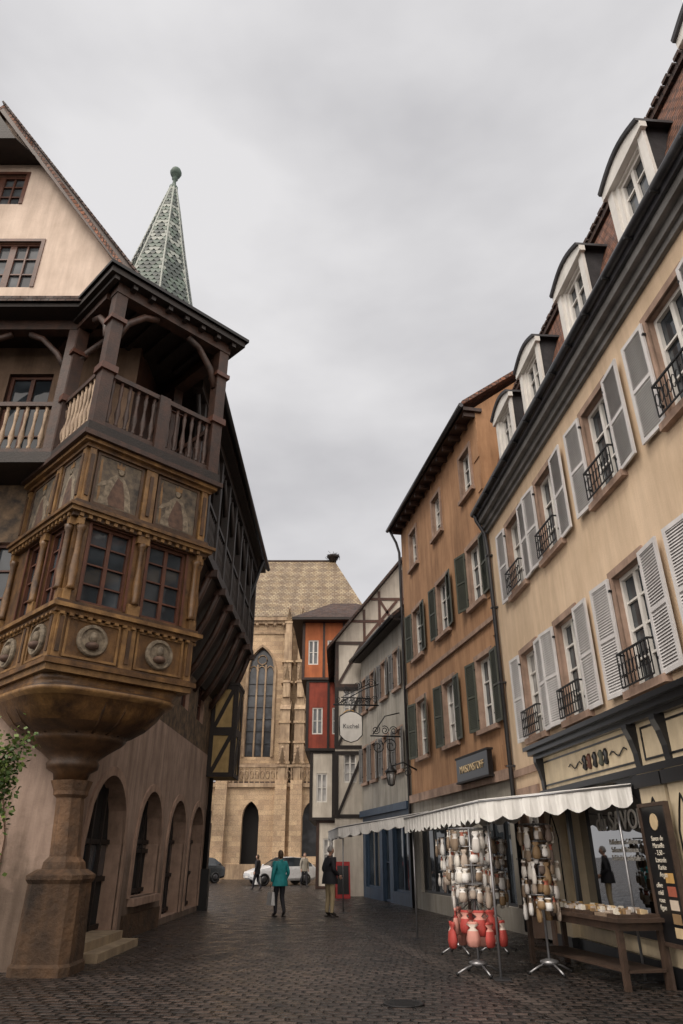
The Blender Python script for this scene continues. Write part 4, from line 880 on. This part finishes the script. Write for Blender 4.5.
lx,ly,_=GP(.95,0); lp.lathe(lx,ly,[(zz-.55,.04),(zz-.5,.11)],iron,6); lp.lathe(lx,ly,[(zz-.5,.1),(zz-.1,.17)],glass_c,6); lp.lathe(lx,ly,[(zz-.1,.21),(zz-.05,.21),(zz+.1,.06),(zz+.16,.03),(zz+.22,.03)],iron,6)
for k in range(6): a=k*math.pi/3; lp.tube([(lx+.11*math.cos(a),ly+.11*math.sin(a),zz-.5),(lx+.18*math.cos(a),ly+.18*math.sin(a),zz-.1)],.01,iron,4)
lp.done()
rb=MB('menu_board'); f=Fr((.05,32.6),(1,.1),(.1,-1)); redm=flat('red_board',(.45,.025,.025),.5)
for s in (-1,1):
    rb.hexa([f.p(-.3,s*.28,0),f.p(.3,s*.28,0),f.p(.3,s*.25,0),f.p(-.3,s*.25,0),f.p(-.3,s*.03,1.35),f.p(.3,s*.03,1.35),f.p(.3,0,1.35),f.p(-.3,0,1.35)],redm)
rb.hexa([f.p(-.24,.285*.9,.15),f.p(.24,.285*.9,.15),f.p(.24,.26*.9,.15),f.p(-.24,.26*.9,.15),f.p(-.24,.07,1.2),f.p(.24,.07,1.2),f.p(.24,.05,1.2),f.p(-.24,.05,1.2)],black); rb.done()

# ------------------------------------------------------------------ cars
def car(name,x,y,rot,paint):
    mb=MB(name); c,s=math.cos(rot),math.sin(rot)
    T=lambda a,b,z:(x+a*c-b*s,y+a*s+b*c,z)
    st_=[(-2.1,.62,.45,.70,.70,.55),(-2.05,.8,.32,.9,.95,.6),(-1.75,.86,.25,.98,1.15,.66),(-1.3,.88,.25,1.0,1.42,.62),(-.6,.88,.25,1.0,1.48,.62),(.2,.88,.25,.98,1.45,.62),(.9,.87,.25,.94,1.02,.72),(1.5,.84,.25,.86,.88,.7),(1.95,.76,.3,.72,.74,.6),(2.1,.6,.4,.6,.62,.5)]
    rings=[]
    for a,w,zb,zm,zt,wt in st_:
        rings.append([T(a,-w*.9,zb),T(a,-w,zb+.12),T(a,-w,zm-.15),T(a,-w*.97,zm),T(a,-wt,zt),T(a,-wt*.5,zt+.03),T(a,wt*.5,zt+.03),T(a,wt,zt),T(a,w*.97,zm),T(a,w,zm-.15),T(a,w,zb+.12),T(a,w*.9,zb)])
    def mf(k,j):
        if j in (3,7) and 2<=k<=5: return glass
        if j in (4,5,6) and k in (5,): return glass
        if j in (4,5,6) and k in (2,): return glass
        return paint
    mb.loft(rings,paint,mf=mf,sm=False)
    for a in (-1.3,1.3):
        for sd in (-1,1):
            mb.loft([[T(a+r*math.cos(t*math.pi/10),sd*d,.32+r*math.sin(t*math.pi/10)) for t in range(20)] for r,d in ((.33,.66),(.33,.89),(.24,.9),(.22,.87),(.05,.89))],black)
            mb.loft([[T(a+r*math.cos(t*math.pi/5),sd*d,.32+r*math.sin(t*math.pi/5)) for t in range(10)] for r,d in ((.2,.88),(.2,.905),(.06,.91))],zinc)
    for sd in (-1,1):
        mb.hexa([T(2.0,sd*.45,.58),T(2.0,sd*.7,.58),T(2.0,sd*.7,.72),T(2.0,sd*.45,.72),T(2.09,sd*.42,.58),T(2.06,sd*.66,.58),T(2.06,sd*.64,.68),T(2.09,sd*.42,.68)],white)
        mb.hexa([T(-2.0,sd*.55,.75),T(-2.0,sd*.8,.75),T(-2.0,sd*.8,.9),T(-2.0,sd*.55,.9),T(-2.1,sd*.5,.75),T(-2.08,sd*.74,.75),T(-2.08,sd*.74,.9),T(-2.1,sd*.5,.9)],redm)
        mb.sphere(T(.75,sd*.97,1.02),.09,paint,8)
        mb.box(Fr(T(-.2,0,0)[:2],(c,s),(-s,c)),-.02,.02,sd*.75-.02,sd*.75+.02,1.0,1.42,black)
    mb.box(Fr((x,y),(c,s),(-s,c)),2.08,2.13,-.26,.26,.4,.5,white)
    return mb.done()
carw=flat('car_paint_white',(.66,.67,.69),.25); card=flat('car_paint_dark',(.03,.035,.04),.25)
car('parked_car',-3.7,46.5,-2.7,carw); car('parked_car',-9.6,49.2,-2.4,card)

# ------------------------------------------------------------------ people
def person(name,x,y,head_dir,H,J,cloth,pants,shoe,hair,hairlen=0,bulk=1.0,bag=None):
    E=empty(name,(x,y,0)); k=H/1.75; c,s=math.cos(head_dir),math.sin(head_dir)
    T=lambda p:Vector((x+(p[0]*c-p[1]*s)*k, y+(p[0]*s+p[1]*c)*k, p[2]*k))
    D=dict(pel=(0,0,.96),sp=(0,.01,1.12),ch=(0,.0,1.30),nk=(0,-.01,1.46),hd=(0,.01,1.56),
      ls=(-.17,0,1.40),le=(-.235,-.03,1.13),lw=(-.24,.05,.90),rs=(.17,0,1.40),re=(.235,-.03,1.13),rw=(.24,.05,.90),
      lh=(-.09,0,.90),lk=(-.10,.02,.50),la=(-.10,-.02,.09),lt=(-.11,.13,.04),rh=(.09,0,.90),rk=(.10,.02,.50),ra=(.10,-.02,.09),rt=(.11,.13,.04))
    D.update(J)
    R=dict(pel=.15*bulk,sp=.14*bulk,ch=.15*bulk,nk=.062,hd=.055,ls=.085,le=.058,lw=.038,rs=.085,re=.058,rw=.038,lh=.105,lk=.075,la=.052,lt=.04,rh=.105,rk=.075,ra=.052,rt=.04)
    names=list(D); ed=[('pel','sp','c'),('sp','ch','c'),('ch','nk','c'),('nk','hd','k'),('ch','ls','c'),('ls','le','c'),('le','lw','c'),('ch','rs','c'),('rs','re','c'),('re','rw','c'),('pel','lh','p'),('lh','lk','p'),('lk','la','p'),('la','lt','s'),('pel','rh','p'),('rh','rk','p'),('rk','ra','p'),('ra','rt','s')]
    me=bpy.data.meshes.new('b'); me.from_pydata([T(D[n]) for n in names],[(names.index(a),names.index(b)) for a,b,_ in ed],[])
    o=bpy.data.objects.new('b',me); S.collection.objects.link(o); md=o.modifiers.new('s','SKIN'); sv=me.skin_vertices[0].data
    for i,n in enumerate(names): r=R[n]*k; sv[i].radius=(r,r)
    sv[names.index('pel')].use_root=True
    md.use_smooth_shade=True
    ss=o.modifiers.new('ss','SUBSURF'); ss.levels=2; ss.render_levels=2
    bpy.context.view_layer.update(); dg=bpy.context.evaluated_depsgraph_get(); nm=bpy.data.meshes.new_from_object(o.evaluated_get(dg)); bpy.data.objects.remove(o)
    nm.materials.clear()
    for m in (cloth,pants,shoe,skin): nm.materials.append(m)
    segs=[(T(D[a]),T(D[b]),t) for a,b,t in ed]
    for p in nm.polygons:
        best=None
        for a,b,t in segs:
            ab=b-a; u=max(0,min(1,(p.center-a).dot(ab)/ab.dot(ab))); d=(p.center-a-ab*u).length
            if best is None or d<best[0]: best=(d,t)
        t=best[1]; zz=p.center.z/k
        if t=='p' and zz>.86: t='c'
        if t=='p' and zz<.10: t='s'
        p.material_index={'c':0,'p':1,'s':2,'k':3}[t]; p.use_smooth=True
    ob=bpy.data.objects.new('body',nm); attach(ob,E)
    cl=MB('clothes_detail',E)
    pel=Vector(D['pel']);ri=[]
    for z,rx,ry in ((.80,.205,.155),(.90,.20,.15),(1.02,.175,.14),(1.1,.16,.13)):
        ri.append([T((pel.x+rx*bulk*math.cos(t*math.pi/8),pel.y+ry*bulk*math.sin(t*math.pi/8),z)) for t in range(16)])
    cl.loft(ri,cloth,cap=False)
    nk=D['nk']; cl.loft([[T((nk[0]+r*math.cos(t*math.pi/6),nk[1]+.01+r*math.sin(t*math.pi/6),z)) for t in range(12)] for z,r in ((1.42,.10),(1.47,.085),(1.51,.08))],cloth,cap=False)
    for n_,t_ in (('la','lt'),('ra','rt')):
        a=Vector(D[n_]);b=Vector(D[t_]); dv=(b-a); dv.z=0; dv.normalize(); sx_=Vector((dv.y,-dv.x,0)); base=Vector((a.x,a.y,min(a.z,b.z)-.04))
        cl.loft([[T(base+dv*q*1.0+sx_*w*sg+Vector((0,0,zz))) for q,w,sg in ((-.07,.03,-1),(.08,.045,-1),(.17,.035,-1),(.20,0,1),(.17,.035,1),(.08,.045,1),(-.07,.03,1))] for zz in (.0,.03)],shoe)
    cl.done()
    hd=MB('head',E); hc=Vector((D['hd'][0],D['hd'][1]+.02,1.635))
    rings=[]
    for q in range(13):
        a=-1.45+2.9*q/12; z=math.sin(a)*.118; ring=[]
        for j in range(20):
            b=2*math.pi*j/20; ca=math.cos(a); xx=.076*ca*math.cos(b); yy=.095*ca*math.sin(b)
            jaw=1 if z>-.02 else 1-.28*((-.02-z)/.1); xx*=jaw
            if yy<0 and z<-.03: yy*=.75
            f=math.sin(b)
            if f>.99 and -.045<z<.02: yy+=.022*(1-abs(z+.02)/.04 if z<-.0 else .3)
            ring.append(T(hc+Vector((xx,yy,z))))
        rings.append(ring)
    hd.loft(rings,skin)
    for sd in (-1,1):
        hd.sphere(T(hc+Vector((sd*.03,.083,.012))),.012*k,white,8); hd.sphere(T(hc+Vector((sd*.03,.092,.012))),.006*k,black,6)
        hd.sphere(T(hc+Vector((sd*.078,-.005,-.005))),(.012*k,.018*k,.03*k),skin,8)
        hd.tube([T(hc+Vector((sd*.015,.092,.034))),T(hc+Vector((sd*.045,.082,.034)))],.004*k,hair,4)
    hd.tube([T(hc+Vector((-.024,.084,-.06))),T(hc+Vector((0,.091,-.058))),T(hc+Vector((.024,.084,-.06)))],.005*k,redm,5)
    rr=[]
    for q in range(9):
        a=-.25-hairlen+(1.5+.25+hairlen)*q/8; ring=[]
        for j in range(20):
            b=2*math.pi*j/20; sb_=math.sin(b); aa=a
            if sb_>.25: aa=max(a,.62)
            ca=math.cos(max(aa,-.4)); zz=math.sin(aa)*.128 if aa>-.4 else -.05+(aa+.4)*.12
            ring.append(T(hc+Vector((.087*ca*math.cos(b),-.006+.102*ca*sb_,zz+.006))))
        rr.append(ring)
    hd.loft(rr,hair); hd.done()
    hn=MB('hands',E)
    for n_,e_,sd in (('lw','le',-1),('rw','re',1)):
        w=Vector(D[n_]); dv=(w-Vector(D[e_])).normalized(); sx_=Vector((0,1,0))-dv*dv.y; sx_.normalize(); nrm=dv.cross(sx_)
        def rg(c_,a,b): return [T(c_+sx_*a*math.cos(t*math.pi/4)+nrm*b*math.sin(t*math.pi/4)) for t in range(8)]
        hn.loft([rg(w-dv*.01,.026,.022),rg(w+dv*.03,.034,.018),rg(w+dv*.07,.042,.016),rg(w+dv*.095,.040,.013)],skin)
        for i,(o_,l) in enumerate(((-.03,.06),(-.01,.075),(.01,.08),(.03,.07))):
            b=w+dv*.09+sx_*o_; k1=b+dv*l*.5+nrm*sd*.01; k2=k1+dv*l*.35-nrm*sd*.02
            hn.tube([T(b),T(k1),T(k2)],[.0095*k,.0085*k,.0065*k],skin,6)
        b=w+dv*.03+sx_*.03; hn.tube([T(b),T(b+sx_*.03+dv*.025),T(b+sx_*.035+dv*.055)],[.012*k,.01*k,.008*k],skin,6)
    hn.done()
    if bag:
        bg=MB('shopping_bag',E); w=Vector(D[bag[0]]); hx=T(w+Vector((0,.02,-.09)))
        bw,bh,bd=.16,.34,.06; z1=hx.z-.16; z0=z1-bh; cx,cy=hx.x,hx.y
        f=Fr((cx,cy),(-s,c),(c,s))
        bg.hexa([f.p(-bw,-bd,z0),f.p(bw,-bd,z0),f.p(bw,bd,z0),f.p(-bw,bd,z0),f.p(-bw*.9,-bd*.6,z1),f.p(bw*.9,-bd*.6,z1),f.p(bw*.9,bd*.6,z1),f.p(-bw*.9,bd*.6,z1)],bag[1])
        for q in (-1,1): bg.tube([f.p(-.08,q*bd*.6,z1),f.p(-.05,q*.01,z1+.1),(hx.x,hx.y,hx.z+.01),f.p(.05,q*.01,z1+.1),f.p(.08,q*bd*.6,z1)],.005,bag[1],4)
        bg.done()
    return E
teal=M('teal_jacket',(.02,.30,.32),(.012,.21,.23),8,.7,.6,12,.15,streak=False); navy=M('dark_jacket',(.014,.014,.02),(.01,.01,.013),8,.8,.6,12,0)
khaki=M('khaki_trousers',(.42,.33,.20),(.34,.27,.16),8,.8,.6,12,.1); dtr=M('dark_trousers',(.02,.02,.028),(.015,.015,.02),8,.8,.6,12,0); shb=flat('dark_shoe',(.02,.015,.012),.5)
hb=flat('brown_hair',(.07,.04,.02),.6); hg=flat('grey_hair',(.25,.24,.23),.6); wbag=flat('white_plastic_bag',(.6,.6,.6),.4)
person('woman',-1.82,23.0,.55,1.72,dict(lh=(-.085,0,.9),lk=(-.09,.10,.50),la=(-.09,.06,.10),lt=(-.1,.21,.04),rk=(.09,.02,.5),ra=(.09,-.16,.12),rt=(.1,-.03,.04),le=(-.27,-.05,1.13),lw=(-.28,.0,.90),re=(.27,-.02,1.13),rw=(.25,.14,.96)),teal,dtr,shb,hb,.5,1.22,('lw',wbag))
person('man',-.35,23.0,-1.0,1.84,dict(lk=(-.12,.03,.5),la=(-.15,.0,.09),lt=(-.19,.14,.04),rk=(.13,.02,.5),ra=(.16,-.03,.09),rt=(.2,.1,.04),le=(-.30,-.04,1.14),lw=(-.23,.17,1.0),re=(.30,-.04,1.14),rw=(.23,.17,1.0)),navy,khaki,shb,hg,0,1.32)
person('pedestrian',-4.3,39.5,1.2,1.62,dict(lk=(-.09,.14,.52),la=(-.09,.2,.10),lt=(-.1,.34,.06),ra=(.09,-.22,.14),rt=(.1,-.1,.04)),navy,dtr,shb,hb,.5,1,('rw',wbag))
person('pedestrian',-2.1,43.5,-2.6,1.72,dict(lk=(-.09,.14,.52),la=(-.09,.2,.10),lt=(-.1,.34,.06),ra=(.09,-.22,.14),rt=(.1,-.1,.04)),plaster_grey,navy,shb,hb,0)

# ------------------------------------------------------------------ light, sky, camera
w=bpy.data.worlds.new('World'); S.world=w; w.use_nodes=True; nt=w.node_tree; nt.nodes.clear(); Lk=nt.links
EL,AZ=math.radians(54),math.radians(222)
sky=nn(nt,'ShaderNodeTexSky',sky_type='NISHITA'); sky.sun_disc=False; sky.sun_elevation=EL; sky.sun_rotation=AZ
b1=nn(nt,'ShaderNodeBackground'); b1.inputs[1].default_value=.08; Lk.new(sky.outputs[0],b1.inputs[0])
tc=nn(nt,'ShaderNodeTexCoord').outputs['Generated']
n1=noise(nt,tc,1.9,5,.5,(1,1,2.4))
cr1=nn(nt,'ShaderNodeValToRGB'); e=cr1.color_ramp.elements; e[0].position=.34;e[0].color=(.57,.56,.575,1); e[1].position=.64;e[1].color=(.84,.825,.83,1); Lk.new(n1,cr1.inputs[0])
sp=nn(nt,'ShaderNodeSeparateXYZ'); Lk.new(tc,sp.inputs[0])
mr=nn(nt,'ShaderNodeMapRange',interpolation_type='SMOOTHSTEP'); Lk.new(sp.outputs[1],mr.inputs[0]); mr.inputs[1].default_value=.35; mr.inputs[2].default_value=-.35; mr.inputs[3].default_value=1; mr.inputs[4].default_value=3.2
wt=nn(nt,'ShaderNodeMapRange'); Lk.new(sp.outputs[1],wt.inputs[0]); wt.inputs[1].default_value=.40; wt.inputs[2].default_value=-.35; wt.inputs[3].default_value=0; wt.inputs[4].default_value=1
wc=mixc(nt,wt.outputs[0],(1,1,1),(1,.93,.84)); wcol=mixc(nt,1.0,cr1.outputs[0],wc,'MULTIPLY')
b2=nn(nt,'ShaderNodeBackground'); Lk.new(wcol,b2.inputs[0]); Lk.new(mr.outputs[0],b2.inputs[1])
mx=nn(nt,'ShaderNodeMixShader'); mx.inputs[0].default_value=.92; Lk.new(b1.outputs[0],mx.inputs[1]); Lk.new(b2.outputs[0],mx.inputs[2])
ow_=nn(nt,'ShaderNodeOutputWorld'); Lk.new(mx.outputs[0],ow_.inputs[0])
sl_=bpy.data.lights.new('sun','SUN'); sl_.energy=1.5; sl_.angle=math.radians(18); sl_.color=(1,.91,.80)
so=bpy.data.objects.new('sun',sl_); S.collection.objects.link(so)
dirv=Vector((math.sin(AZ)*math.cos(EL),math.cos(AZ)*math.cos(EL),math.sin(EL)))
so.rotation_euler=dirv.to_track_quat('Z','Y').to_euler(); so.location=(0,-10,30)
cam=bpy.data.cameras.new('camera'); co_=bpy.data.objects.new('camera',cam); S.collection.objects.link(co_); S.camera=co_
cam.sensor_fit='VERTICAL'; cam.sensor_height=36; cam.lens=36*683/1024; cam.clip_end=1500; cam.clip_start=.1
co_.location=(0,0,1.6); co_.rotation_euler=(math.radians(90+26.67),0,0)
